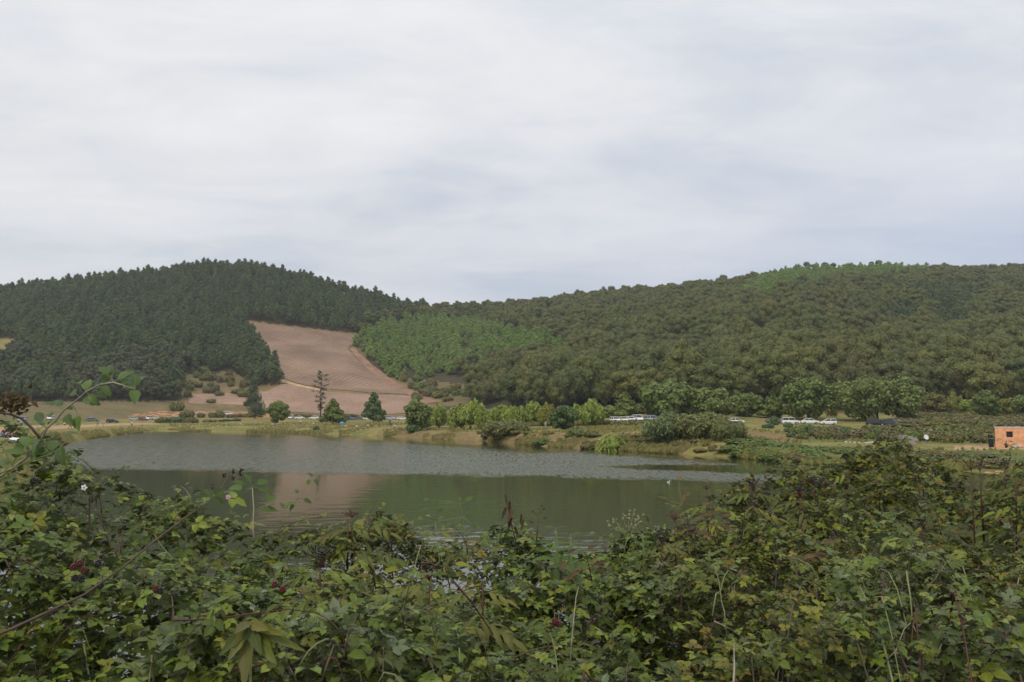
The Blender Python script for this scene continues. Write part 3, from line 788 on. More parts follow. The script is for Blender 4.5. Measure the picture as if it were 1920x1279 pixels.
for i in range(3):
    lb = broad_lobes((11, 12.5, 10)[i], (3.6, 4.0, 3.4)[i], 12, 1.6, 0.8, 0.4)
    MIX.append((crown_mesh('mixed_crown', lb, 1300, 0.55, M['mixed'], 0.8, 0.78), trunk_mesh('mixed_trunk', 0.22, 8, lb)))
UMB = []
for i in range(3):
    rx = (3.8, 3.2, 4.2)[i]; h = (12, 10.5, 11)[i]
    lb = [((random.uniform(-.6, .6) * rx, random.uniform(-.6, .6) * rx, h - 2.0 + random.uniform(-.9, .9)), (rx * 0.45, rx * 0.45, 1.6)) for _ in range(8)] + [((0, 0, h - 2.0), (rx * .7, rx * .7, 2.0))]
    UMB.append((crown_mesh('umbrella_pine_crown', lb, 900, 0.6, M['mixed'], 0.5), trunk_mesh('umbrella_pine_trunk', 0.2, h - 1.2, lb, 4)))

# ------------------------------------------------------------------ the woods on the hills
def scatter(step, jit, x0=-900, x1=900, y0=255, y1=900):
    xs = np.arange(x0, x1, step); ys = np.arange(y0, y1, step * 0.9)
    X, Y = np.meshgrid(xs, ys)
    X = X + (np.arange(len(ys)) % 2)[:, None] * step / 2
    X = X + RNG.uniform(-jit, jit, X.shape) * step; Y = Y + RNG.uniform(-jit, jit, Y.shape) * step
    X, Y = X.ravel(), Y.ravel()
    px0 = CX + F * X / Y
    ok = (px0 > -330) & (px0 < 2260)
    X, Y = X[ok], Y[ok]
    Z = height(X, Y)
    qx, qy = project(X, Y, Z)
    ky, _ = knots(np.clip(CX + F * X / Y, -900, 2900))
    past = Y - ky[:, -1]                      # metres beyond the ridge line
    return X, Y, Z, qx, qy, ky, past
def split(kind, protos, X, Y, Z, sc, label, cat, group, obj_name, stuff_name, stuff_label, thresh=300, parts=True):
    """The 300 that show largest become trees of their own, the rest one wood."""
    n = len(X)
    qx, qy = project(X, Y, Z)
    infr = (qx > 5) & (qx < 1915)
    order = np.lexsort((Y, ~infr))
    ind, rest = order[:thresh], order[thresh:]
    pick = RNG.integers(0, len(protos), n); rot = RNG.uniform(0, 6.283, n)
    first = {}
    for k in ind:
        cm, tm = protos[pick[k]]
        r = empty(obj_name, (X[k], Y[k], Z[k] - 0.2), rot[k], tuple(sc[k]))
        tag(r, label, cat, group)
        c = link(bpy.data.objects.new('crown', cm), r)
        link(bpy.data.objects.new('trunk', tm), r)
        first.setdefault(pick[k], c)
    if len(rest) == 0: return
    me = bpy.data.meshes.new(stuff_name)
    me.from_pydata([(X[k], Y[k], Z[k] - 0.2) for k in rest], [], [])
    for nm, ty, arr in (('idx', 'INT', pick[rest].astype(np.int32)), ('rot', 'FLOAT', rot[rest].astype(np.float32))):
        a = me.attributes.new(nm, ty, 'POINT'); a.data.foreach_set('value', arr)
    a = me.attributes.new('scl', 'FLOAT_VECTOR', 'POINT'); a.data.foreach_set('vector', sc[rest].astype(np.float32).ravel())
    o = link(bpy.data.objects.new(stuff_name, me))
    tag(o, stuff_label, None, None, 'stuff')
    g = bpy.data.node_groups.new(stuff_name, 'GeometryNodeTree')
    g.interface.new_socket('Geometry', in_out='INPUT', socket_type='NodeSocketGeometry')
    g.interface.new_socket('Geometry', in_out='OUTPUT', socket_type='NodeSocketGeometry')
    gi, go = N(g, 'NodeGroupInput'), N(g, 'NodeGroupOutput')
    iop = N(g, 'GeometryNodeInstanceOnPoints')
    gj = N(g, 'GeometryNodeGeometryToInstance')
    for k in sorted(first, reverse=True):
        oi = N(g, 'GeometryNodeObjectInfo', transform_space='ORIGINAL'); oi.inputs['Object'].default_value = first[k]
        g.links.new(oi.outputs['Geometry'], gj.inputs[0])
    def attr(nm, ty):
        x = N(g, 'GeometryNodeInputNamedAttribute', data_type=ty); x.inputs['Name'].default_value = nm; return x.outputs['Attribute']
    cb = N(g, 'ShaderNodeCombineXYZ'); g.links.new(attr('rot', 'FLOAT'), cb.inputs[2])
    er = N(g, 'FunctionNodeEulerToRotation'); g.links.new(cb.outputs[0], er.inputs[0])
    g.links.new(gi.outputs[0], iop.inputs['Points']); g.links.new(gj.outputs[0], iop.inputs['Instance'])
    iop.inputs['Pick Instance'].default_value = True
    g.links.new(attr('idx', 'INT'), iop.inputs['Instance Index'])
    g.links.new(er.outputs[0], iop.inputs['Rotation']); g.links.new(attr('scl', 'FLOAT_VECTOR'), iop.inputs['Scale'])
    g.links.new(iop.outputs[0], go.inputs[0])
    md = o.modifiers.new('wood', 'NODES'); md.node_group = g
def scales(n, lo, hi, zlo=0.85, zhi=1.15):
    s = RNG.uniform(lo, hi, n); return np.stack([s, s, s * RNG.uniform(zlo, zhi, n)], 1)
def forests():
    # pines, closely planted
    X, Y, Z, qx, qy, ky, past = scatter(5.3, 0.42)
    noF = ~(in_poly(qx, qy, FIELD_UP) | in_poly(qx, qy, FIELD_LOW) | in_poly(qx, qy, MEADOW) | in_poly(qx, qy, TRACK_L) | in_poly(qx, qy, TRACK_R))
    pine = in_poly(qx, qy, PINES) & noF & (past < 25) & (Y > 395)
    low = pine & (qy > 655 + 40 * vnoise(qx * 0.02, qy * 0) ) & (qx < 350)
    lowmix = low & (vnoise(X * 0.05, Y * 0.05) > 0.38)
    pk = pine & ~lowmix
    # a few dark pines among the oaks on the right
    pr = (qx > 1640) & (qy < 668) & (qy > 545) & (Y > ky[:, 4] + 10) & (vnoise(X * 0.025 + 5, Y * 0.02) > 0.56)
    pk2 = pr & (past < 0)
    i = np.where(pk | pk2)[0]
    split('pine', PINE, X[i], Y[i], Z[i], scales(len(i), 0.68, 1.06, 0.8, 1.2), 'dark green pine in the dense plantation on the hill', 'tree', 'dark pines on the wooded hills', 'pine_tree', 'pine_wood', 'dense dark pine wood covering the left hill')
    g = in_poly(qx, qy, GREEN_EX) & noF & ((qy < 700) | (vnoise(X * .2, Y * .2) > .5))
    rg = in_poly(qx, qy, RIDGE_EX) & (past < 12)
    bare = fbm(X * .09 + 4, Y * .09, 2) < .27
    i = np.where((g | rg) & ~bare & (rnd(len(X)) < .93))[0]
    split('young', YOUNG, X[i], Y[i], Z[i], scales(len(i), 0.7, 1.3), 'bright green young pine in the plantation on the slope', 'tree', 'young green pines on the slope', 'young_pine', 'young_pine_wood', 'bright green young plantation on the slope and ridge')
    # olive-green broadleaved trees
    X, Y, Z, qx, qy, ky, past = scatter(7.4, 0.45)
    noF = ~(in_poly(qx, qy, FIELD_UP) | in_poly(qx, qy, FIELD_LOW) | in_poly(qx, qy, MEADOW) | in_poly(qx, qy, TRACK_R))
    pn = in_poly(qx, qy, PINES)
    oak = ~pn & noF & ~in_poly(qx, qy, GREEN_EX) & ~in_poly(qx, qy, RIDGE_EX) & ~in_poly(qx, qy, OPEN_R) & (qx > 672) & (Y > ky[:, 4] + 6) & (past < 30)
    oak &= ~((qx < 890) & (qy > 705))
    pr = (qx > 1640) & (qy < 668) & (qy > 545) & (vnoise(X * 0.025 + 5, Y * 0.02) > 0.60)
    i = np.where(oak & ~pr)[0]
    sc = scales(len(i), 0.62, 1.3, 0.75, 1.25)
    sc *= np.interp(Y[i], [300, 400, 520, 850], [1.12, 0.98, 0.82, 0.74])[:, None]
    sc[:, 2] *= np.interp(past[i], [-60, -15], [1.0, 0.72])
    split('oak', OAK, X[i], Y[i], Z[i], sc, 'olive green broadleaved tree in the wood on the right hill', 'tree', 'broadleaved trees on the right hill', 'oak_tree', 'oak_wood', 'olive green broadleaved wood covering the right hill')
    # mixed trees at the foot of the left hill
    X, Y, Z, qx, qy, ky, past = scatter(5.3, 0.42)
    low = in_poly(qx, qy, PINES) & (qy > 655 + 40 * vnoise(qx * 0.02, qy * 0)) & (qx < 350) & ~in_poly(qx, qy, MEADOW) & (Y > 400)
    i = np.where(low & (vnoise(X * 0.05, Y * 0.05) > 0.38))[0]
    split('mix', MIX, X[i], Y[i], Z[i], scales(len(i), 0.7, 1.05), 'grey green broadleaved tree at the foot of the left hill', 'tree', 'mixed trees at the foot of the left hill', 'broadleaved_tree', 'mixed_wood', 'grey green mixed wood at the foot of the left hill')
forests()
def whole_tree(name, crown, trunk, p, rz, scale, label, cat='tree', group=None, mat=None):
    r = empty(name, p, rz, scale); tag(r, label, cat, group)
    c = link(bpy.data.objects.new('crown', crown), r)
    link(bpy.data.objects.new('trunk', trunk), r)
    if mat is not None:
        c.material_slots[0].link = 'OBJECT'; c.material_slots[0].material = mat
    return r
# flat-topped pines that stand out on the ridge
RIDGE_PINES = sorted(((1492, 1, 0.75), (1512, 0, 0.95), (1526, 2, 0.85), (1548, 1, 1.0), (1563, 0, 0.8), (1590, 2, 0.8), (1600, 1, 0.7), (1634, 0, 0.75), (1648, 1, 0.95), (1442, 2, 0.6), (1392, 1, 0.65), (1455, 0, 0.55), (1795, 1, 0.7), (1322, 2, 0.6)))
ORD = ('leftmost', 'second', 'third', 'fourth', 'fifth', 'sixth', 'seventh', 'eighth', 'ninth', 'tenth', 'eleventh', 'twelfth', 'thirteenth', 'rightmost')
for q, (px, k, sz) in enumerate(RIDGE_PINES):
    ry = float(np.interp(px, KPX, KY[:, -1])) + 2
    whole_tree('umbrella_pine', *UMB[k], at(px, ry, -0.3), random.uniform(0, 6), sz, 'flat-topped pine against the sky on the right ridge, ' + ORD[q] + ('' if q in (0, 13) else ' from the left'), 'tree', 'flat-topped pines on the ridge')

# ------------------------------------------------------------------ trees on the far shore
def sized(w, h, Y): return w * Y / F, h * Y / F
def lake_tree(px, top, base, w, Y, style, label, mat, name=None, sink=0.15):
    W, H = sized(w, base - top, Y)
    p = at(px, Y, -sink)
    # the crown reaches the photographed top row
    H = max(H * 0.6, P(px, top, Y).z - p.z)
    rx = W / 2
    if style == 'round':
        lb = broad_lobes(H, rx, 15, H * 0.12, 0.72, 0.3)
        cm = crown_mesh('crown', lb, 2400, 0.055 * W + 0.22, mat, 0.45, 0.66); tm = trunk_mesh('trunk', max(0.12, 0.022 * H), H * 0.7, lb)
    elif style == 'wide':
        lb = [((a * rx * 0.5, b, c + H * .5 * 0), r) for a, b, c, r in ()] 
        for sgn in (-1, 1):
            for c, r in broad_lobes(H * (1.0 if sgn > 0 else 0.97), rx * 0.62, 14, H * 0.1, 0.75, 0.3):
                lb.append(((c[0] + sgn * rx * 0.42, c[1], c[2]), r))
        cm = crown_mesh('crown', lb, 4600, 0.75, mat, 0.45, 0.68); tm = trunk_mesh('trunk', 0.35, H * 0.6, lb, 8)
    elif style == 'cone':
        lb = []
        for i in range(13):
            t = i / 12; k = (1 - t) ** 0.75 * 0.62 + 0.05
            ph = i * 2.4
            lb.append(((math.cos(ph) * rx * k, math.sin(ph) * rx * k, H * (0.16 + 0.74 * t)), (rx * (0.50 - 0.30 * t),) * 2 + (H * 0.11,)))
        lb.append(((0, 0, H * 0.4), (rx * .6, rx * .6, H * .3)))
        lb.append(((0, 0, H * 0.88), (rx * .16, rx * .16, H * .12)))
        cm = crown_mesh('crown', lb, 2000, 0.06 * W + 0.22, mat, 0.5, 0.62); tm = trunk_mesh('trunk', 0.16, H * 0.8, lb)
    elif style == 'upright':      # airy, many rising sprays
        lb = []
        for i in range(19):
            ph = i * 2.4; k = random.uniform(0.1, 0.82) * rx
            top_i = H * (0.98 - 0.36 * (k / rx) ** 1.5 + random.uniform(-.20, .04))
            z0 = H * random.uniform(0.04, 0.3)
            lb.append(((math.cos(ph) * k, math.sin(ph) * k, (top_i + z0) / 2), (rx * 0.20, rx * 0.20, (top_i - z0) / 2)))
        cm = crown_mesh('crown', lb, 2600, 0.05 * W + 0.26, mat, 0.4, 0.45, (0.5, 1.3), (0, 0, 1)); tm = trunk_mesh('trunk', 0.12, H * 0.7, lb)
    elif style == 'lean':         # tall dark tree of uneven stacked clumps
        lb = [((0.06 * W, 0, H * 0.22), (rx * .68, rx * .62, H * .19)), ((0.22 * W, 0.2, H * 0.14), (rx * .42, rx * .4, H * .11)), ((-0.02 * W, 0, H * 0.42), (rx * .5, rx * .5, H * .14)),
              ((-0.1 * W, 0, H * 0.60), (rx * .46, rx * .42, H * .13)), ((-0.02 * W, 0.1, H * 0.76), (rx * .40, rx * .38, H * .11)), ((0.04 * W, 0, H * 0.91), (rx * .24, rx * .24, H * .08)), ((-0.24 * W, 0, H * 0.36), (rx * .3, rx * .3, H * .08))]
        cm = crown_mesh('crown', lb, 1900, 0.6, mat, 0.35, 0.7); tm = trunk_mesh('trunk', 0.2, H * 0.85, lb)
    elif style == 'sparse':       # thin pine with a bare stem showing between tufts
        C = []; NR = []; ex = MB()
        for k in range(24):
            t = 0.24 + 0.76 * k / 23; ph = k * 2.2; l = rx * (0.35 + 0.75 * math.sin(math.pi * min(1, (1.12 - t) * 1.2))) * random.uniform(.6, 1.1)
            e = Vector((math.cos(ph) * l, math.sin(ph) * l, H * t + l * 0.15))
            for q in range(46):
                s = random.random() ** 0.6
                C.append((e.x * s + random.gauss(0, .35), e.y * s + random.gauss(0, .35), H * t + (e.z - H * t) * s + random.gauss(0, .28))); NR.append((random.gauss(0, .6), random.gauss(0, .6), 1))
        n = len(C); s = 0.55 * (0.6 + 0.8 * rnd(n))
        cm = leaf_mesh('crown', np.array(C), np.array(NR), s * .4, s * .5, rnd(n), [mat])
        mb = MB(); mb.tube([(0, 0, -.4), (0.15, 0, H * .5), (0, 0, H * .98)], [0.26, 0.2, 0.04], 6)
        for k in range(10):
            t = 0.3 + 0.06 * k; ph = k * 2.2; mb.tube([(0.1, 0, H * t), (math.cos(ph) * rx * .6, math.sin(ph) * rx * .6, H * t + .3)], [0.07, 0.02], 4)
        tm = mb.mesh('trunk', [M['bark']], True)
    r = empty(name or 'tree', p, random.uniform(0, 6.28) if style not in ('wide', 'lean') else 0.0)
    tag(r, label, 'tree', 'trees along the far shore')
    link(bpy.data.objects.new('crown', cm), r); link(bpy.data.objects.new('trunk', tm), r)
    return r
T = [
 (521, 755, 793, 46, 300, 'round', 'small round green tree left of two white cars', 'green', 'small_tree'),
 (624, 747, 797, 50, 290, 'cone', 'green leafy tree in front of the bare-stemmed pine', 'green', 'lakeside_tree'),
 (700, 735, 786, 50, 300, 'cone', 'dark green pyramid-shaped tree alone before the pale field', 'dark_green', 'lakeside_tree'),
 (601, 699, 778, 34, 340, 'sparse', 'tall thin pine with a bare stem standing before the field', 'mixed', 'thin_pine'),
 (478, 690, 777, 50, 380, 'lean', 'tall dark uneven tree standing between forest edge and shore', 'mixed', 'dark_tree'),
 (783, 751, 806, 56, 205, 'round', 'green tree at the water with white cars behind its crown', 'green', 'lakeside_tree'),
 (822, 752, 800, 58, 225, 'upright', 'thin yellowish green tree right of the tree by the water', 'light_green', 'willow_tree'),
 (882, 748, 803, 86, 205, 'upright', 'broad light green willow, the largest of the pale row', 'light_green', 'willow_tree'),
 (938, 756, 799, 56, 225, 'upright', 'slim light green tree just right of the broad pale willow', 'light_green', 'willow_tree'),
 (966, 757, 802, 66, 218, 'upright', 'light green bushy tree in the middle of the pale row', 'light_green', 'willow_tree'),
 (1004, 748, 800, 62, 220, 'upright', 'pale green tree with a tall ragged top beside the yellow one', 'light_green', 'willow_tree'),
 (1027, 752, 802, 38, 200, 'upright', 'narrow yellow-green tree behind the dark round bush', 'yellow', 'narrow_tree'),
 (1056, 762, 813, 56, 165, 'round', 'dark green round bushy tree low in front of the pale row', 'dark_green', 'bushy_tree'),
 (1106, 746, 803, 72, 190, 'upright', 'light green willow standing alone right of the dark bush', 'light_green', 'willow_tree'),
 (1172, 735, 790, 56, 235, 'cone', 'mid green pointed tree at the left end of the white cars', 'green', 'lakeside_tree'),
 (1255, 716, 793, 122, 235, 'round', 'big rounded green tree behind the row of white cars', 'green', 'big_tree'),
 (1342, 731, 793, 92, 232, 'round', 'rounded green tree right of the big one, behind a lone white car', 'green', 'lakeside_tree'),
 (1400, 740, 792, 66, 245, 'round', 'smaller shaded green tree between two rounded ones', 'green', 'lakeside_tree'),
 (1448, 740, 792, 60, 240, 'cone', 'pointed green tree behind the grey-green parked car', 'green', 'lakeside_tree'),
 (1515, 713, 790, 98, 235, 'round', 'tall round green tree over three white cars', 'green', 'big_tree'),
 (1645, 709, 795, 176, 228, 'wide', 'very wide green double-crowned tree over the dark cars', 'green', 'wide_tree'),
 (1558, 752, 790, 26, 250, 'upright', 'yellowing sapling in the gap left of the widest tree', 'yellow', 'sapling'),
 (1752, 737, 775, 56, 250, 'round', 'ochre-brown bushy tree right of the widest tree', 'ochre', 'bushy_tree'),
 (1787, 733, 772, 44, 255, 'upright', 'bright yellow-topped small tree on the right heath', 'yellow', 'small_tree'),
 (1815, 748, 775, 30, 245, 'round', 'low yellow-green bush between yellow top and dark tree', 'light_green', 'bush'),
 (1850, 732, 780, 52, 235, 'round', 'dark green round tree above the brick hut, left of it', 'green', 'lakeside_tree'),
 (1888, 746, 776, 46, 250, 'round', 'yellow-green bushy tree above the brick hut', 'yellow', 'bushy_tree'),
 (1925, 738, 782, 52, 238, 'round', 'green tree at the picture edge behind the brick hut', 'green', 'lakeside_tree'),
]
for px, top, base, w, Y, st, lab, mt, nm in T: lake_tree(px, top, base, w, Y, st, lab, M[mt], nm)

# ------------------------------------------------------------------ bushes
def mound_mesh(name, mat, n=700, size=0.22, k=9, flat=0.9, arch=False, aspect=(0.7, 1.0), tall=None):
    lb = []
    for i in range(k):
        ph = i * 2.4; rr = math.sqrt((i + .3) / k) * 0.72
        s = random.uniform(.28, .44)
        lb.append(((rr * math.cos(ph), rr * math.sin(ph), (0.55 - 0.35 * rr) * flat + random.uniform(-.05, .12)), (s, s, s * 0.85)))
    lb.append(((0, 0, .2), (.7, .7, .5 * flat)))
    if not arch:
        return crown_mesh(name, lb, n, size, mat, 0.5, 0.8, aspect, tall)
    # arching sprays that fall outward and down to the ground
    C = []; NR = []; D = []
    ex = MB(); core(ex, lb, 0.78)
    for i in range(n // 12):
        ph = random.uniform(0, 6.283); L_ = random.uniform(.5, 1.05); hh = random.uniform(.55, 1.05) * flat
        for j in range(12):
            t = (j + random.random()) / 12
            r_ = L_ * t; z = hh * (4 * t * (1 - t) * 0.55 + (1 - t) * 0.55) * 1.15
            C.append((math.cos(ph) * r_ + random.gauss(0, .035), math.sin(ph) * r_ + random.gauss(0, .035), max(0.02, z)))
            NR.append((math.cos(ph) * .6 + random.gauss(0, .25), math.sin(ph) * .6 + random.gauss(0, .25), .6)); D.append((math.cos(ph), math.sin(ph), .6 - 1.8 * t))
    m = len(C); s = size * (0.6 + .8 * rnd(m))
    return leaf_mesh(name, np.array(C), np.array(NR), s * .25, s * .8, rnd(m), [mat], ex, np.array(D))
MOUND = {}
for nm, mt, kw in (('olive', 'olive', {}), ('olive2', 'olive', {'k': 12, 'flat': .7}), ('dull', 'dull', {'n': 500}), ('green', 'green', {}), ('dark', 'dark_green', {}), ('weed', 'weed', {'n': 800, 'size': .2, 'flat': .7, 'k': 12}),
                   ('willow', 'willow', {'n': 3200, 'size': .12, 'k': 14, 'aspect': (.4, 1.3), 'tall': (0.5, 0, -.8)}), ('olivew', 'arch_green', {'n': 2800, 'size': .12, 'k': 14, 'aspect': (.45, 1.2), 'tall': (0.4, 0, -.8)}), ('pale', 'light_green', {'n': 2000, 'arch': True, 'size': .13}), ('ochre', 'ochre', {'n': 600})):
    MOUND[nm] = mound_mesh('bush_' + nm, M[mt], **kw)
def bush(px, Y, w, h, kind, label, group, name='bush', dz=-0.1):
    o = link(bpy.data.objects.new(name, MOUND[kind]))
    o.location = at(px, Y, dz); o.rotation_euler = (0, 0, random.uniform(0, 6.28))
    W, H = sized(w, h, Y)
    o.scale = (W / 2 / .95, W / 2 / .95 * random.uniform(.8, 1.1), H / .95)
    return tag(o, label, 'bush', group)
shore = 'bushes along the far waterline'
bush(950, 164, 84, 36, 'olivew', 'arching olive shrub overhanging the water on the red bank', shore, 'shrub')
bush(1148, 124, 70, 32, 'pale', 'drooping yellow-green shrub at the water right of the red bank', shore, 'shrub')
bush(1105, 130, 38, 16, 'olive', 'low green shrub left of the drooping yellow-green one', shore, 'shrub')
bush(1252, 121, 104, 58, 'willow', 'large blue-green willow mound reaching down to the water', shore, 'willow_shrub')
bush(1318, 118, 100, 56, 'olivew', 'large olive-brown mound right of the willow mound', shore, 'shrub')
bush(1366, 113, 64, 46, 'olivew', 'smaller olive mound at the right end of the big mounds', shore, 'shrub')
bush(776, 203, 30, 18, 'dark', 'dark shrub at the waterline below the lakeside tree', shore, 'shrub')
bush(593, 246, 14, 11, 'dark', 'small dark shrub by the water among the picnickers', shore, 'shrub')
bush(640, 236, 10, 5, 'weed', 'small green tuft on the bank below the blue sunshade', shore, 'shrub')
bush(1452, 205, 17, 24, 'dark', 'dark green bush before the grey-green car', shore, 'shrub')
bush(1478, 190, 18, 13, 'dark', 'low dark bush below the white off-road car', shore, 'shrub')
bush(1440, 178, 26, 12, 'dark', 'low dark bush on the red slope', shore, 'shrub')
for i, (px, Y, w, h, kd) in enumerate(((305, 332, 34, 12, 'olive'), (333, 330, 42, 15, 'dark'), (357, 328, 30, 13, 'olive'), (395, 340, 26, 7, 'olive2'), (422, 345, 28, 6, 'dark'), (444, 348, 20, 7, 'olive'))):
    bush(px, Y, w, h, kd, 'low dark hedge bush beside the cars on the left shore', 'hedge bushes beside the cars on the left shore', 'hedge_bush')
for i, (px, Y, w, h, kd) in enumerate(((352, 455, 18, 18, 'dull'), (330, 420, 26, 20, 'olive'), (352, 400, 26, 17, 'olive'), (377, 402, 18, 11, 'dull'), (398, 398, 18, 12, 'olive'), (412, 400, 22, 16, 'olive'), (447, 400, 22, 10, 'dull'), (468, 400, 24, 12, 'olive2'), (430, 396, 16, 9, 'dull'), (560, 405, 20, 6, 'olive'), (652, 395, 40, 9, 'ochre'), (580, 400, 24, 7, 'ochre'))):
    bush(px, Y, w, h, kd, 'small dry bush on the grass below the lower field', 'small bushes below the lower field', 'dry_bush')
rr = random.Random(5)
for i in range(34):
    px = rr.uniform(348, 478); Y = rr.uniform(448, 505)
    bush(px, Y, rr.uniform(12, 30), rr.uniform(9, 17), rr.choice(('dull', 'olive', 'olive', 'dull', 'ochre')), 'scrubby bush on the rough ground between pines and lower field', 'scrub between the pines and the lower field', 'scrub_bush')
for i in range(46):
    px = rr.uniform(730, 890); Y = rr.uniform(425, 540)
    q = at(px, Y); qx, qy = project(q.x, q.y, q.z)
    if not in_poly(qx, qy, OPEN_R) or in_poly(qx, qy, TRACK_R): continue
    bush(px, Y, rr.uniform(14, 32), rr.uniform(9, 20), rr.choice(('dull', 'olive', 'green', 'ochre', 'olive')), 'scrubby bush on the open ground right of the ploughed field', 'scrub right of the ploughed field', 'scrub_bush')
for i in range(60):
    px = 850 + i * 9 + rr.uniform(-8, 8)
    Y = np.interp(px, [770, 900, 1000, 1200, 1400], [262, 245, 205, 182, 190]) + rr.uniform(-6, 10)
    bush(px, Y, rr.uniform(20, 40), rr.uniform(7, 15), rr.choice(('olive', 'olive2', 'dull', 'green', 'ochre')), 'low undergrowth bush beneath the row of pale trees', 'undergrowth along the tree row', 'low_bush')
for i in range(64):
    t = (i + rr.random()) / 64
    px = 1372 + t * 300
    dd = rr.uniform(0, 22); Y = shore_Y(px) + .8 + dd
    bush(px, Y, rr.uniform(32, 60), rr.uniform(11, 21) * (1 - dd / 34), rr.choice(('weed', 'weed', 'weed', 'green', 'olive')), 'fresh green waterside plant on the low right bank', 'fresh green plants on the low right bank', 'waterside_plant')
for i in range(40):
    px = 1490 + i * 4.4 + rr.uniform(-6, 6)
    bush(px, 136 + rr.uniform(0, 30), rr.uniform(26, 46), rr.uniform(12, 24), rr.choice(('olive', 'olive2', 'dark', 'dull', 'green')), 'olive hedge bush between white cars and green waterside', 'hedge bushes below the white cars', 'hedge_bush')
for i in range(44):
    px = 1655 + i * 5.8 + rr.uniform(-6, 6)
    bush(px, 130 + rr.uniform(0, 32), rr.uniform(34, 56), rr.uniform(16, 28), rr.choice(('olive', 'olive2', 'olive', 'dull', 'green')), 'tangled olive hedge bush left of the brick hut', 'hedge bushes left of the brick hut', 'hedge_bush')
for i in range(90):
    px = 1690 + (i * 37 % 250) + rr.uniform(-6, 6)
    bush(px, 195 + rr.uniform(0, 62), rr.uniform(26, 60), rr.uniform(8, 17), rr.choice(('olive', 'olive2', 'dull', 'ochre', 'olive')), 'low heath bush on the rise behind the brick hut', 'heath bushes behind the brick hut', 'heath_bush')
for i in range(60):
    px = 1650 + i * 4.4 + rr.uniform(-6, 6)
    dd = rr.uniform(0, 24); Y = shore_Y(px) + .8 + dd
    if px > 1870 and Y < 84: continue
    bush(px, Y, rr.uniform(32, 62), rr.uniform(10, 22) * (1 - dd / 30), rr.choice(('green', 'olive', 'dark', 'dull', 'ochre')), 'dark bank plant hanging over the water below the meadow strip', 'bank plants below the meadow strip', 'bank_plant')
for i in range(44):
    px = 905 + i * 11 + rr.uniform(-9, 9)
    bush(px, shore_Y(px) + rr.uniform(1.5, 9), rr.uniform(14, 44), rr.uniform(5, 13), rr.choice(('ochre', 'olive', 'dull', 'weed', 'ochre')), 'dry tuft growing on the red earth bank', 'tufts on the red earth bank', 'grass_tuft')
for i in range(46):
    px = 852 + i * 14 + rr.uniform(-9, 9)
    Y = np.interp(px, [850, 1000, 1200, 1480], [275, 262, 248, 258]) + rr.uniform(-6, 12)
    bush(px, Y, rr.uniform(28, 52), rr.uniform(14, 27), rr.choice(('olive', 'green', 'olive2', 'dark', 'ochre')), 'bush in the shaded belt behind the pale trees and parked cars', 'bushes behind the parked cars', 'background_bush')
def shore_grass():
    """Rough grass and reeds along the waterline and over the shore meadow."""
    for nm, mt, cnt, label in (('dry_grass', 'straw', 15000, 'dry tufts of grass over the far banks'), ('green_grass', 'meadow', 12000, 'green grass and reeds along the far waterline')):
        px = RNG.uniform(60, 1930, cnt)
        d = np.where(rnd(cnt) < .45, RNG.exponential(2.2, cnt), rnd(cnt) ** 1.3 * np.interp(px, [100, 400, 800, 1000, 1920], [25, 60, 90, 70, 60]))
        Y = np.interp(px, KPX, KY[:, 0]) + d
        X = (px - CX) / F * Y
        ok = fbm(X * .12, Y * .12, 3) > (.46 if nm == 'dry_grass' else .5)
        if nm == 'dry_grass': ok &= (px < 1350) | (Y > 150)
        ok &= ~((px < 320) & (d > 14) & (d < 45)) & ~((px > 1500) & (Y > 107) & (Y < 127))
        X, Y, d = X[ok], Y[ok], d[ok]
        Z = height(X, Y)
        h = np.where(d < 3, .55, .36) * (.5 + rnd(len(X)))
        C = np.stack([X, Y, Z + h * .45], 1)
        nr = np.stack([RNG.normal(0, .4, len(X)), np.full(len(X), -1.0), np.full(len(X), .35)], 1)
        me = leaf_mesh(nm, C, nr, h * .55, h * .55, rnd(len(X)), [M[mt]], None, np.stack([RNG.normal(0, .25, len(X)), np.zeros(len(X)), np.ones(len(X))], 1))
        tag(link(bpy.data.objects.new(nm, me)), label, kind='stuff')
shore_grass()

# ------------------------------------------------------------------ cars
M['glass'] = simple('car_glass', (0.02, 0.025, 0.03), 0.08, spec=0.6)
M['tyre'] = simple('tyre', (0.02, 0.02, 0.02), 0.85)
M['hub'] = simple('wheel_rim', (0.45, 0.45, 0.46), 0.35, 0.7)
M['lamp'] = simple('headlamp_glass', (0.65, 0.66, 0.68), 0.15)
M['tail'] = simple('tail_lamp', (0.35, 0.02, 0.02), 0.25)
M['bumper'] = simple('black_trim', (0.03, 0.03, 0.03), 0.6)
def paint(n, c): M[n] = simple('paint_' + n, c, 0.25, spec=0.5)
for n, c in (('white', (0.78, 0.78, 0.76)), ('cream', (0.72, 0.66, 0.50)), ('silver', (0.42, 0.45, 0.48)), ('grey', (0.12, 0.13, 0.14)), ('black', (0.018, 0.02, 0.024)), ('navy', (0.03, 0.045, 0.09)), ('maroon', (0.13, 0.03, 0.03)), ('greygreen', (0.10, 0.14, 0.13)), ('blue', (0.18, 0.26, 0.36))): paint(n, c)
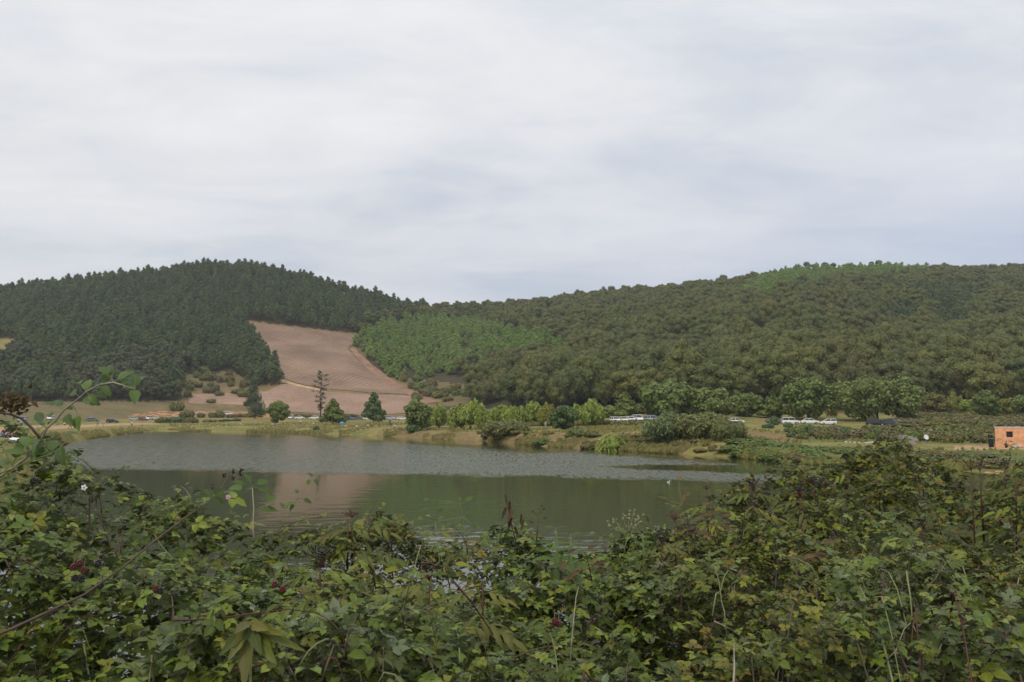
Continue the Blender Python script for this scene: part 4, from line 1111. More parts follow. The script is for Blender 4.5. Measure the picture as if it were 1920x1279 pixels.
def car_parts(kind):
    """Meshes of one car, length along x, nose at +x."""
    if kind == 'suv':      L_, W, belt, roof = 4.4, 1.80, 1.02, 1.72; cab = (-2.12, -1.95, 0.55, 1.05)
    elif kind == 'sedan':  L_, W, belt, roof = 4.4, 1.74, 0.92, 1.44; cab = (-1.65, -0.95, 0.35, 1.15)
    else:                  L_, W, belt, roof = 3.9, 1.68, 0.93, 1.48; cab = (-1.88, -1.45, 0.35, 1.10)
    h = L_ / 2; w = W / 2
    b = MB()
    st = [(-h, .42, .78 * belt, .80), (-h + .12, .26, .97 * belt, .93), (-h + .55, .22, belt, 1), (0.2, .22, belt, 1), (cab[3], .22, belt * .985, 1), (h - .45, .24, belt * .86, .96), (h - .1, .28, belt * .74, .86), (h, .42, belt * .6, .74)]
    if kind == 'sedan': st[1] = (-h + .12, .28, .95 * belt, .92)
    vs = []
    for x, z0, z1, k in st:
        zm = z0 + (z1 - z0) * .55
        for y, z in ((-w * k * .9, z0), (-w * k, zm), (-w * k * .93, z1), (w * k * .93, z1), (w * k, zm), (w * k * .9, z0)): vs.append((x, y, z))
    fs = [(i * 6 + j, i * 6 + (j + 1) % 6, i * 6 + 6 + (j + 1) % 6, i * 6 + 6 + j) for i in range(len(st) - 1) for j in range(6)]
    fs += [(5, 4, 3, 2, 1, 0), tuple(range((len(st) - 1) * 6, len(st) * 6))]
    b.add(vs, fs)
    # roof and pillars (painted), windows set in between
    x0, x1, x2, x3 = cab
    zb = belt - .01
    wr = w * .78; wb = w * .92
    b.box(((x1 + x2) / 2, 0, roof - .03), (x2 - x1 + .08, wr * 2, .07), 0, 0, .94)
    def pillar(xa, xb):
        for sg in (-1, 1):
            b.tube([(xa, sg * wb, zb), (xb, sg * wr * .97, roof - .04)], [.045, .04], 5)
    pillar(x0, x1); pillar(x3, x2); pillar((x0 + x3) / 2, (x1 + x2) / 2)
    g = MB()
    q = [(x0 + .04, -wb + .03, zb), (x3 - .04, -wb + .03, zb), (x3 - .04, wb - .03, zb), (x0 + .04, wb - .03, zb), (x1, -wr + .04, roof - .06), (x2, -wr + .04, roof - .06), (x2, wr - .04, roof - .06), (x1, wr - .04, roof - .06)]
    g.add(q, [(0, 1, 5, 4)]); g1 = g.mesh('side_window', [M['glass']])
    g = MB(); g.add(q, [(2, 3, 7, 6)]); g2 = g.mesh('side_window', [M['glass']])
    g = MB(); g.add(q, [(1, 2, 6, 5)]); g3 = g.mesh('windscreen', [M['glass']])
    g = MB(); g.add(q, [(3, 0, 4, 7)]); g4 = g.mesh('rear_window', [M['glass']])
    rad = .34 if kind == 'suv' else .30
    wh = MB()
    n = 14
    ring = [(math.cos(2 * math.pi * k / n) * rad, math.sin(2 * math.pi * k / n) * rad) for k in range(n)]
    wh.add([(x, -.1, z) for x, z in ring] + [(x, .1, z) for x, z in ring], [(k, (k + 1) % n, n + (k + 1) % n, n + k) for k in range(n)] + [tuple(range(n)), tuple(range(n, 2 * n))[::-1]], 0)
    for sg in (-1, 1):
        rr_ = [(x * .6, sg * .105, z * .6) for x, z in ring]
        wh.add(rr_, [tuple(range(n))], 1)
    wm = wh.mesh('wheel', [M['tyre'], M['hub']])
    lm = MB(); lm.box((0, 0, 0), (.12, .34, .16)); lamp = lm.mesh('headlight', [M['lamp']])
    tm = MB(); tm.box((0, 0, 0), (.08, .26, .2)); tail = tm.mesh('tail_light', [M['tail']])
    bp = MB(); bp.box((h - .06, 0, .36), (.16, W * .8, .14)); bp.box((-h + .06, 0, .40), (.16, W * .82, .14)); bump = bp.mesh('bumper', [M['bumper']])
    return dict(body=b.mesh('body', [M['white']]), g=(('side_window', g1), ('side_window', g2), ('windscreen', g3), ('rear_window', g4)), wheel=wm, lamp=lamp, tail=tail, bump=bump, rad=rad, h=h, w=w, belt=belt)
CARS = {k: car_parts(k) for k in ('suv', 'sedan', 'hatch')}
CAR_SRC = {}
def car(px, Y, rz, kind, colour, label, dz=0.0):
    """rz 0: nose to the right of the picture, 90: nose away, -90: nose towards the water."""
    c = CARS[kind]
    r = empty('parked_car', at(px, Y, dz), R(rz)); tag(r, label, 'car', 'cars parked along the far shore')
    bo = link(bpy.data.objects.new('body', c['body']), r)
    bo.material_slots[0].link = 'OBJECT'; bo.material_slots[0].material = M[colour]
    for nm, g in c['g']: link(bpy.data.objects.new(nm, g), r)
    for sx in (-1, 1):
        for sy in (-1, 1):
            w = link(bpy.data.objects.new('wheel', c['wheel']), r); w.location = (sx * c['h'] * .62, sy * (c['w'] - .1), c['rad'])
    for sy in (-1, 1):
        l = link(bpy.data.objects.new('headlight', c['lamp']), r); l.location = (c['h'] - .10, sy * c['w'] * .56, c['belt'] * .62)
        l = link(bpy.data.objects.new('tail_light', c['tail']), r); l.location = (-c['h'] + .03, sy * c['w'] * .60, c['belt'] * .78)
    link(bpy.data.objects.new('bumper', c['bump']), r)
for a in [
 (42, 215, -70, 'hatch', 'silver', 'silver blue car behind the person walking on the left path'),
 (95, 300, -80, 'hatch', 'white', 'white car on the grass beyond the left path, leftmost white one'),
 (173, 305, 8, 'sedan', 'grey', 'dark grey car parked left of the dark car with open surroundings'),
 (211, 290, 2, 'hatch', 'black', 'very dark car on the sandy ground at the end of the path'),
 (252, 355, 4, 'sedan', 'silver', 'silver white car with people standing just in front of it'),
 (268, 345, -25, 'hatch', 'maroon', 'maroon car wedged right of the silver white one'),
 (279, 365, -85, 'suv', 'white', 'small white car seen end-on right of the maroon one'),
 (293, 370, 6, 'hatch', 'cream', 'cream white car at the left end of the low hedge'),
 (377, 408, 0, 'sedan', 'blue', 'pale blue grey car half hidden by the low hedge'),
 (401, 410, 0, 'hatch', 'white', 'white car above the hedge, left one of the pair'),
 (428, 412, 3, 'hatch', 'white', 'white car above the hedge, right one of the pair'),
 (545, 375, -85, 'suv', 'white', 'white car seen end-on beside the small round tree'),
 (562, 372, 5, 'sedan', 'white', 'white car between the small round tree and the next white car'),
 (589, 370, 178, 'sedan', 'white', 'white car at the foot of the thin pine'),
 (615, 372, 0, 'hatch', 'silver', 'silver car mostly hidden behind the green leafy tree'),
 (655, 350, -30, 'hatch', 'navy', 'dark blue car just right of the green leafy tree'),
 (673, 352, 5, 'sedan', 'grey', 'dark grey car left of the cream one under the pyramid tree'),
 (690, 345, 0, 'hatch', 'cream', 'cream car under the dark pyramid-shaped tree'),
 (703, 352, -60, 'hatch', 'black', 'black car right beside the cream one'),
 (716, 350, 5, 'suv', 'greygreen', 'dark green car right of the pyramid-shaped tree'),
 (733, 345, -20, 'hatch', 'silver', 'silver blue car above the standing person in dark clothes'),
 (754, 340, 10, 'sedan', 'white', 'white car just left of the tree at the water'),
 (791, 330, -75, 'suv', 'white', 'white car seen through the crown of the tree at the water'),
 (811, 330, 5, 'sedan', 'white', 'white car right of the trunk of the tree at the water'),
 (824, 325, -30, 'hatch', 'white', 'white car glimpsed through the thin yellowish tree'),
 (1153, 214, -75, 'hatch', 'white', 'white car at the left end of the tight row by the pointed tree'),
 (1168, 216, -80, 'sedan', 'cream', 'cream car, second from the left in the tight white row'),
 (1182, 216, -80, 'hatch', 'white', 'white car, third from the left in the tight row'),
 (1196, 217, -78, 'suv', 'white', 'tall white car in the middle of the tight row'),
 (1222, 213, -72, 'suv', 'silver', 'silver car with a black one at its side in the tight row'),
 (1237, 216, -75, 'hatch', 'maroon', 'maroon car near the right end of the tight row'),
 (1250, 214, -70, 'suv', 'white', 'white car at the right end of the tight row'),
 (1302, 215, -40, 'hatch', 'silver', 'silver car mostly sunk behind the willow mound'),
 (1379, 212, 8, 'sedan', 'white', 'lone white car behind the olive mound'),
 (1452, 218, 0, 'sedan', 'greygreen', 'grey-green car left of the white off-road car'),
 (1483, 214, -8, 'suv', 'white', 'white off-road car with dark windows under the tall round tree'),
 (1519, 215, -12, 'sedan', 'white', 'white car in the middle of the three under the tall round tree'),
 (1553, 212, 172, 'hatch', 'white', 'white car at the right end of the three, nose to the left'),
 (1642, 205, -18, 'suv', 'black', 'black car with a bright windscreen under the widest tree'),
 (1674, 206, -60, 'suv', 'navy', 'dark blue car right of the black one'),
]: car(*a)

# ------------------------------------------------------------------ people on the shore
M['skin'] = simple('skin', (0.42, 0.25, 0.17), 0.6)
M['hair'] = simple('dark_hair', (0.02, 0.015, 0.012), 0.6)
for n, c in (('c_black', (0.02, 0.02, 0.022)), ('c_jeans', (0.09, 0.14, 0.25)), ('c_white', (0.72, 0.72, 0.72)), ('c_red', (0.40, 0.05, 0.05)), ('c_pink', (0.50, 0.26, 0.24)), ('c_brown', (0.13, 0.07, 0.05)), ('c_purple', (0.09, 0.06, 0.11)), ('c_grey', (0.30, 0.31, 0.33)), ('c_blue', (0.10, 0.20, 0.42)), ('c_yellow', (0.62, 0.55, 0.14)), ('c_teal', (0.10, 0.20, 0.20))):
    M[n] = simple('cloth_' + n[2:], c, 0.85)
def person_mesh(pose):
    """One continuous skinned body; material slots: shirt, trousers, skin, hair."""
    if pose == 'stand':
        hip, chest, neck, head, top = (0, 0, .92), (0, 0, 1.28), (0, 0, 1.46), (0, .02, 1.58), (0, .01, 1.72)
        kn = [(-.11, .03, .49), (.11, .02, .49)]; an = [(-.12, -.02, .08), (.12, -.02, .08)]; to = [(-.13, .16, .04), (.13, .16, .04)]
        el = [(-.27, -.02, 1.12), (.27, -.02, 1.12)]; wr = [(-.29, .08, .88), (.29, .06, .88)]; hd = [(-.29, .11, .79), (.29, .1, .79)]
    elif pose == 'walk':
        hip, chest, neck, head, top = (0, 0, .92), (0, .04, 1.28), (0, .06, 1.45), (0, .09, 1.57), (0, .08, 1.71)
        kn = [(-.10, .22, .52), (.10, -.02, .48)]; an = [(-.11, .28, .10), (.11, -.34, .16)]; to = [(-.12, .46, .06), (.12, -.22, .04)]
        el = [(-.26, -.16, 1.12), (.26, .12, 1.12)]; wr = [(-.27, -.14, .88), (.25, .30, .96)]; hd = [(-.27, -.1, .79), (.24, .38, .93)]
    else:
        hip, chest, neck, head, top = (0, -.05, .14), (0, -.08, .50), (0, -.02, .68), (0, .04, .79), (0, .04, .93)
        kn = [(-.20, .36, .46), (.22, .40, .36)]; an = [(-.14, .62, .10), (.12, .70, .08)]; to = [(-.15, .80, .07), (.13, .88, .08)]
        el = [(-.28, .10, .42), (.28, .06, .38)]; wr = [(-.20, .32, .44), (.20, .28, .34)]; hd = [(-.16, .38, .46), (.16, .34, .34)]
    V = [hip, chest, neck, head, top]; rad = [(.17, .13), (.19, .12), (.062, .062), (.10, .115), (.075, .085)]
    E = [(0, 1), (1, 2), (2, 3), (3, 4)]; part = [1, 0, 2, 2, 3]
    for s in (0, 1):
        sg = -1 if s == 0 else 1
        b = len(V)
        hp = (sg * .10, hip[1], hip[2] - .06)
        V += [hp, kn[s], an[s], to[s]]; rad += [(.10, .10), (.068, .068), (.048, .048), (.04, .035)]; part += [1, 1, 1, 3]
        E += [(0, b), (b, b + 1), (b + 1, b + 2), (b + 2, b + 3)]
        b = len(V)
        sh = (sg * .19, chest[1], chest[2] + .09)
        V += [sh, el[s], wr[s], hd[s]]; rad += [(.07, .07), (.048, .048), (.034, .034), (.04, .028)]; part += [0, 0, 2, 2]
        E += [(1, b), (b, b + 1), (b + 1, b + 2), (b + 2, b + 3)]
    me = bpy.data.meshes.new('person_base'); me.from_pydata(V, E, [])
    o = bpy.data.objects.new('person_base', me); COL.objects.link(o)
    sk = o.modifiers.new('s', 'SKIN'); sk.use_smooth_shade = True
    for i, v in enumerate(me.skin_vertices[0].data): v.radius = rad[i]; v.use_root = (i == 0)
    su = o.modifiers.new('u', 'SUBSURF'); su.levels = 1; su.render_levels = 1
    dg = bpy.context.evaluated_depsgraph_get()
    out = bpy.data.meshes.new_from_object(o.evaluated_get(dg))
    bpy.data.objects.remove(o); bpy.data.meshes.remove(me)
    out.name = 'person_' + pose
    out.materials.clear()
    for m in ('c_grey', 'c_black', 'skin', 'hair'): out.materials.append(M[m])
    VA = np.array(V)
    for p in out.polygons:
        c = np.array(p.center); k = int(((VA - c) ** 2).sum(1).argmin()); p.material_index = part[k]
        if k in (3, 4) and c[1] < V[3][1] - .02: p.material_index = 3
    return out
PEOPLE = {k: person_mesh(k) for k in ('stand', 'walk', 'sit')}
def person(px, Y, pose, rz, shirt, legs, label):
    o = link(bpy.data.objects.new('person', PEOPLE[pose]))
    o.location = at(px, Y, 0.03 if pose == 'sit' else 0.0); o.rotation_euler = (0, 0, R(rz))
    for i, m in ((0, shirt), (1, legs)):
        o.material_slots[i].link = 'OBJECT'; o.material_slots[i].material = M[m]
    tag(o, label, 'person', 'people resting on the far shore')
for a in [
 (9, 78, 'sit', 200, 'c_black', 'c_jeans', 'person in black top and blue jeans sitting at the left edge'),
 (19, 78, 'sit', 150, 'c_black', 'c_jeans', 'dark-haired person sitting close beside the one at the left edge'),
 (29, 77, 'sit', 120, 'c_brown', 'c_purple', 'person in dark purple sitting on the right of the left group'),
 (46, 77, 'sit', 60, 'c_black', 'c_black', 'person all in black sitting just right of the picnic blanket'),
 (40, 106, 'stand', 170, 'c_grey', 'c_black', 'person with dark trousers standing on the sandy path'),
 (100, 102, 'sit', -100, 'c_white', 'c_black', 'person in white and black sitting on the small blanket'),
 (79, 215, 'stand', 10, 'c_white', 'c_blue', 'person in white and blue on the grass beyond the path'),
 (121, 220, 'sit', 30, 'c_yellow', 'c_black', 'person in yellow sitting on the grass beyond the path'),
 (131, 190, 'walk', -90, 'c_grey', 'c_purple', 'person in grey walking on the path behind the arching shoot'),
 (183, 235, 'walk', 80, 'c_teal', 'c_teal', 'person in dark teal walking along the path'),
 (193, 238, 'stand', 180, 'c_pink', 'c_grey', 'person in pink standing next to the dark teal one'),
 (231, 222, 'sit', 170, 'c_purple', 'c_black', 'person in purple sitting on the grass slope by the water'),
 (247, 262, 'stand', 190, 'c_white', 'c_black', 'person in white top standing before the silver white car'),
 (267, 275, 'sit', 100, 'c_grey', 'c_teal', 'person in grey sitting on the grass right of the white top'),
 (451, 300, 'sit', 180, 'c_white', 'c_grey', 'person in white sitting at the right end of the hedge'),
 (480, 290, 'sit', 180, 'c_black', 'c_grey', 'person in black sitting alone on the shore grass'),
 (511, 290, 'sit', 170, 'c_white', 'c_black', 'person in white sitting before the small round tree'),
 (521, 291, 'sit', 200, 'c_grey', 'c_brown', 'person in grey sitting next to the white one by the tree'),
 (528, 274, 'sit', 180, 'c_pink', 'c_brown', 'person in pink sitting low by the water'),
 (536, 274, 'sit', 140, 'c_brown', 'c_pink', 'person in brown sitting right of the pink one'),
 (563, 290, 'stand', 180, 'c_white', 'c_black', 'person in white standing in front of the white cars'),
 (568, 272, 'sit', 180, 'c_red', 'c_pink', 'person in red sitting by the water'),
 (588, 288, 'sit', 180, 'c_white', 'c_purple', 'person in white sitting behind the small dark shrub'),
 (636, 255, 'sit', 220, 'c_purple', 'c_black', 'person in dark clothes sitting beside the blue sunshade'),
 (648, 254, 'sit', 150, 'c_white', 'c_brown', 'person in white sitting right of the blue sunshade'),
 (669, 247, 'sit', 180, 'c_white', 'c_grey', 'person in white at the left of the middle picnic row'),
 (675, 248, 'sit', 160, 'c_teal', 'c_grey', 'person in dark teal in the middle picnic row'),
 (690, 246, 'sit', 180, 'c_white', 'c_brown', 'person in white right of the dark teal one'),
 (696, 246, 'sit', 200, 'c_black', 'c_brown', 'person in black near the end of the middle picnic row'),
 (711, 244, 'stand', 120, 'c_red', 'c_black', 'person in red top and black trousers bending by the bank'),
 (731, 262, 'stand', 180, 'c_black', 'c_black', 'person in black standing before the silver blue car'),
 (733, 242, 'walk', 60, 'c_blue', 'c_black', 'person in blue walking near the bank edge'),
 (740, 232, 'sit', 180, 'c_white', 'c_brown', 'person in white sitting at the bank edge'),
 (748, 231, 'sit', 180, 'c_pink', 'c_grey', 'person in pink sitting rightmost at the bank edge'),
 (776, 214, 'sit', 180, 'c_yellow', 'c_white', 'person in pale yellow sitting under the tree at the water'),
 (791, 214, 'sit', 180, 'c_white', 'c_grey', 'person in white sitting right of the trunk at the water'),
 (1492, 196, 'stand', 170, 'c_white', 'c_jeans', 'person in white standing beside the white off-road car'),
 (1023, 178, 'stand', 170, 'c_grey', 'c_grey', 'person in grey standing under the narrow yellow-green tree'),
]: person(*a)
def blanket(px, Y, w, d, mat, label):
    mb = MB(); nx, ny = 7, 5
    vs = [((i / (nx - 1) - .5) * w, (j / (ny - 1) - .5) * d, 0.02 + 0.05 * random.random()) for j in range(ny) for i in range(nx)]
    mb.add(vs, [(j * nx + i, j * nx + i + 1, j * nx + nx + i + 1, j * nx + nx + i) for j in range(ny - 1) for i in range(nx - 1)])
    o = mb.build('picnic_blanket', M[mat]); o.location = at(px, Y, 0.06)
    p1, p2 = at(px, Y + .6), at(px, Y - .6); o.rotation_euler = (math.atan2(p1.z - p2.z, 1.2), 0, 0)
    sol = o.modifiers.new('t', 'SOLIDIFY'); sol.thickness = 0.03
    tag(o, label, 'blanket', 'picnic blankets')
blanket(29, 75, 1.5, 1.6, 'c_white', 'pale picnic blanket among the people at the left edge')
blanket(97, 101, 1.3, 1.4, 'c_pink', 'small pinkish blanket under the person in white and black')
def sunshade(px, Y):
    r = empty('sunshade', at(px, Y)); tag(r, 'small bright blue sunshade among the people by the water', 'sunshade')
    mb = MB(); n = 8
    vs = [(0, 0, 1.75)] + [(math.cos(k * math.pi / 4) * .8, math.sin(k * math.pi / 4) * .8, 1.25) for k in range(n)] + [(math.cos(k * math.pi / 4) * .82, math.sin(k * math.pi / 4) * .82, 1.12) for k in range(n)]
    mb.add(vs, [(0, 1 + k, 1 + (k + 1) % n) for k in range(n)] + [(1 + k, 9 + k, 9 + (k + 1) % n, 1 + (k + 1) % n) for k in range(n)])
    M['shade'] = simple('blue_cloth', (0.06, 0.32, 0.62), 0.7)
    o = mb.build('canopy', M['shade'], r)
    mb = MB(); mb.tube([(0, 0, -.2), (0, 0, 1.76)], .02, 6); mb.build('pole', M['hub'], r)
sunshade(641, 257)

# ------------------------------------------------------------------ brick hut, block stack, dish, stones, bird
def brick_mat():
    m, t = new_mat('orange_hollow_brick'); L = t.links.new
    out = N(t, 'ShaderNodeOutputMaterial'); b = N(t, 'ShaderNodeBsdfPrincipled'); b.inputs['Roughness'].default_value = 0.9
    uv = N(t, 'ShaderNodeUVMap'); br = N(t, 'ShaderNodeTexBrick'); L(uv.outputs[0], br.inputs['Vector'])
    br.inputs['Color1'].default_value = (0.78, 0.37, 0.175, 1); br.inputs['Color2'].default_value = (0.82, 0.42, 0.21, 1); br.inputs['Mortar'].default_value = (0.60, 0.42, 0.30, 1)
    br.inputs['Scale'].default_value = 1.0; br.inputs['Brick Width'].default_value = 0.33; br.inputs['Row Height'].default_value = 0.2; br.inputs['Mortar Size'].default_value = 0.012
    tc = N(t, 'ShaderNodeTexCoord'); n = N(t, 'ShaderNodeTexNoise'); n.inputs['Scale'].default_value = 1.6; n.inputs['Detail'].default_value = 5; L(tc.outputs['Object'], n.inputs['Vector'])
    mr = N(t, 'ShaderNodeMapRange'); mr.inputs[1].default_value = .3; mr.inputs[2].default_value = .7; mr.inputs[3].default_value = .75; mr.inputs[4].default_value = 1.2; L(n.outputs['Fac'], mr.inputs[0])
    hs = N(t, 'ShaderNodeHueSaturation'); L(br.outputs['Color'], hs.inputs['Color']); L(mr.outputs[0], hs.inputs['Value']); L(hs.outputs[0], b.inputs['Base Color'])
    bp = N(t, 'ShaderNodeBump'); bp.inputs['Strength'].default_value = .6; bp.inputs['Distance'].default_value = .02; bp.invert = True; L(br.outputs['Fac'], bp.inputs['Height']); L(bp.outputs[0], b.inputs['Normal'])
    L(b.outputs[0], out.inputs[0]); return m
M['brick'] = brick_mat()
M['concrete'] = simple('concrete', (0.55, 0.52, 0.48), 0.9, var=0.25, scale=3)
M['block'] = simple('grey_block', (0.34, 0.30, 0.28), 0.95, var=0.2, scale=6)
M['block_red'] = simple('red_block', (0.34, 0.12, 0.08), 0.95, var=0.2, scale=6)
M['frame'] = simple('dark_frame', (0.035, 0.03, 0.03), 0.6)
M['white_metal'] = simple('white_metal', (0.7, 0.7, 0.7), 0.4)
M['stone'] = simple('pale_stone', (0.50, 0.46, 0.40), 0.9, var=0.25, scale=5, bump=0.4)
def hut():
    Y = 118.0; p = at(1893, Y)
    x0 = (at(1867, Y).x - p.x) / 1.15; W = 6.4; D = 4.6; Hh = P(1893, 802, Y).z - p.z; base = -0.4
    r = empty('brick_hut', p, R(-29)); tag(r, 'small orange brick hut with one dark window at the right edge', 'hut')
    wx0, wx1 = x0 + 21 * Y / F / 1.15, x0 + 33 * Y / F / 1.15
    wz0 = P(1893, 820, Y).z - p.z; wz1 = P(1893, 809, Y).z - p.z
    mb = MB()
    def quad(pts, uvs): mb.add(pts, [(0, 1, 2, 3)], 0, 0, uvs)
    xs = [x0, wx0, wx1, x0 + W]; zs = [base, wz0, wz1, Hh]
    for i in range(3):
        for j in range(3):
            if i == 1 and j == 1: continue
            quad([(xs[i], 0, zs[j]), (xs[i + 1], 0, zs[j]), (xs[i + 1], 0, zs[j + 1]), (xs[i], 0, zs[j + 1])], [(xs[i], zs[j]), (xs[i + 1], zs[j]), (xs[i + 1], zs[j + 1]), (xs[i], zs[j + 1])])
    d = .18   # reveal of the window opening
    for a, c in (((wx0, wz0), (wx1, wz0)), ((wx1, wz0), (wx1, wz1)), ((wx1, wz1), (wx0, wz1)), ((wx0, wz1), (wx0, wz0))):
        quad([(a[0], 0, a[1]), (a[0], d, a[1]), (c[0], d, c[1]), (c[0], 0, c[1])], [(0, 0), (d, 0), (d, 1), (0, 1)])
    for xa in (x0, x0 + W):
        quad([(xa, 0, base), (xa, D, base), (xa, D, Hh), (xa, 0, Hh)], [(0, base), (D, base), (D, Hh), (0, Hh)])
    quad([(x0, D, base), (x0 + W, D, base), (x0 + W, D, Hh), (x0, D, Hh)], [(0, base), (W, base), (W, Hh), (0, Hh)])
    mb.build('wall', M['brick'], r)
    mb = MB(); mb.box((x0 + W / 2, D / 2, Hh + .035), (W + .1, D + .1, .07)); mb.build('roof', M['concrete'], r)
    f = MB(); cx, cz = (wx0 + wx1) / 2, (wz0 + wz1) / 2; ww, wh = wx1 - wx0, wz1 - wz0
    for q in ((wx0 + .03, cz, .06, wh), (wx1 - .03, cz, .06, wh), (cx, cz, .05, wh)): f.box((q[0], d - .03, q[1]), (q[2], .05, q[3] - .002))
    for q in (wz0 + .03, wz1 - .03): f.box((cx, d - .035, q), (ww - .12, .05, .06))
    fo = f.build('window', M['frame'], r)
    g = MB(); g.box((cx, d + .01, cz), (ww, .015, wh)); g.build('pane', M['glass'], fo)
    # doorway side: dark open door leaf at the left corner
    for nm, (px, dx, w_, h_) in {'dark_tarpaulin': (1859, 0, .7, 1.7)}.items():
        q = at(px, Y + .6); mb = MB(); n = 6
        vs = []
        for k in range(n + 1):
            xx = (k / n - .5) * w_
            for z in (0, h_ * .5, h_): vs.append((xx, .12 * math.sin(k * 2.1 + z), z - .05 * (k % 2)))
        mb.add(vs, [(k * 3 + j, k * 3 + 3 + j, k * 3 + 4 + j, k * 3 + 1 + j) for k in range(n) for j in range(2)])
        o = mb.build('tarpaulin', M['c_black']); o.location = q
        o.modifiers.new('t', 'SOLIDIFY').thickness = .04
        tag(o, 'dark hanging sheet against the left corner of the brick hut', 'tarpaulin')
hut()
o = link(bpy.data.objects.new('person', PEOPLE['sit'])); o.location = at(1887, 116.6, 0.03); o.rotation_euler = (0, 0, R(-110))
for i in (0, 1): o.material_slots[i].link = 'OBJECT'; o.material_slots[i].material = M['c_black']
tag(o, 'person in black sitting against the front wall of the brick hut', 'person', 'people resting on the far shore')
def lump_mesh(name, mat, s=(1, 1, .7)):
    vs, fs = ICO[2]
    out = []
    for v in vs:
        k = 0.8 + 0.4 * float(vnoise(np.array(v[0] * 2 + 5), np.array(v[1] * 2 + v[2] * 3)))
        out.append((v[0] * k * s[0], v[1] * k * s[1], v[2] * k * s[2]))
    mb = MB(); mb.add(out, fs); return mb.mesh(name, [mat], True)
LUMP = lump_mesh('stone', M['stone'])
for px, s in ((1902, .32), (1912, .30)):
    o = link(bpy.data.objects.new('sack', LUMP)); o.location = at(px, 116.5, .2); o.scale = (s, s, s * 1.2)
    tag(o, 'pale sack by the front wall of the brick hut', 'sack', 'sacks by the hut')
def block_stack():
    Y = 122.0; p = at(1705, Y); r = empty('block_stack', p, R(3)); tag(r, 'low stack of grey building blocks on the meadow strip', 'block stack')
    bm_ = MB(); bm_.box((0, 0, 0), (.40, .2, .195)); me = bm_.mesh('block', [M['block']])
    mb2 = MB(); mb2.box((0, 0, 0), (.40, .2, .195)); me2 = mb2.mesh('block', [M['block_red']])
    for row in range(7):
        n = 6 if row < 5 else (4 if row == 5 else 3)
        for d in range(3):
            for k in range(n):
                if row > 4 and random.random() < .25: continue
                o = link(bpy.data.objects.new('block', me2 if (row in (1, 2) and k == 5 and d == 0) else me), r)
                o.location = ((k - 2.5) * .41 + (.1 if row % 2 else -.1) + random.uniform(-.02, .02), d * .23, .1 + row * .2); o.rotation_euler = (0, 0, random.uniform(-.05, .05))
block_stack()
def dish():
    r = empty('satellite_dish', at(1737, 121)); tag(r, 'white round dish on a thin pole right of the block stack', 'dish')
    mb = MB(); mb.tube([(0, 0, -.2), (0, 0, 1.15)], .03, 6); mb.build('pole', M['hub'], r)
    mb = MB(); n = 12; vs = [(0, .1, 0)]
    for rr_, y in ((.2, .06), (.36, -.04)):
        vs += [(math.cos(k * math.pi / 6) * rr_, y, math.sin(k * math.pi / 6) * rr_) for k in range(n)]
    mb.add(vs, [(0, 1 + k, 1 + (k + 1) % n) for k in range(n)] + [(1 + k, 13 + k, 13 + (k + 1) % n, 1 + (k + 1) % n) for k in range(n)])
    o = mb.build('reflector', M['white_metal'], r, True); o.location = (0, -.05, 1.2); o.rotation_euler = (R(-20), 0, R(10)); o.modifiers.new('t', 'SOLIDIFY').thickness = .02
dish()
for px, s, k in ((1586, .22, 1), (1594, .17, 1), (1602, .22, 1), (1611, .19, 1), (1626, .20, 2.2), (1636, .22, 2.4), (1646, .2, 1.6), (1650, .18, 1)):
    o = link(bpy.data.objects.new('pale_stone', LUMP)); o.location = at(px, 124 + random.uniform(-1, 1), .1); o.scale = (s * k, s, s * 1.1); o.rotation_euler = (0, 0, random.uniform(-.3, .3))
    tag(o, 'pale stone in the row lying along the meadow strip', 'stone', 'pale stones along the meadow strip')
def bird():
    x = (1250 - CX) / F * 65.0
    r = empty('white_bird', (x, 65.0, -.02), R(20), .62); tag(r, 'small white bird floating on the calm water', 'bird')
    mb = MB(); st = [(-.24, .01, .12), (-.17, .05, .09), (-.06, .09, .07), (.06, .09, .07), (.14, .05, .09)]
    vs = []
    for x_, w_, z_ in st:
        for k in range(8):
            a = k * math.pi / 4; vs.append((x_, math.cos(a) * w_, z_ + math.sin(a) * w_ * .8))
    pts = [(.12, 0, .10), (.17, 0, .18), (.19, 0, .25), (.24, 0, .26)]
    fs = [(i * 8 + k, i * 8 + (k + 1) % 8, i * 8 + 8 + (k + 1) % 8, i * 8 + 8 + k) for i in range(4) for k in range(8)] + [tuple(range(8)), tuple(range(32, 40))]
    mb.add(vs, fs); mb.tube(pts, [.05, .04, .045, .015], 8)
    mb.build('plumage', M['petal'], r, True)
    mb = MB(); mb.tube([(.24, 0, .258), (.30, 0, .25)], [.013, .004], 5); mb.build('beak', M['bud'], r)
bird()

# ------------------------------------------------------------------ haze over the hills
def haze():
    m, t = new_mat('haze')
    out = N(t, 'ShaderNodeOutputMaterial'); v = N(t, 'ShaderNodeVolumePrincipled')
    v.inputs['Color'].default_value = (0.93, 0.96, 1.0, 1); v.inputs['Density'].default_value = 0.00014; v.inputs['Anisotropy'].default_value = 0.2
    t.links.new(v.outputs[0], out.inputs['Volume'])
    mb = MB(); mb.box((0, 560, 93), (4400, 1500, 192.4))
    tag(mb.build('haze', [m]), 'thin pale haze in front of the far hills', kind='stuff')
haze()

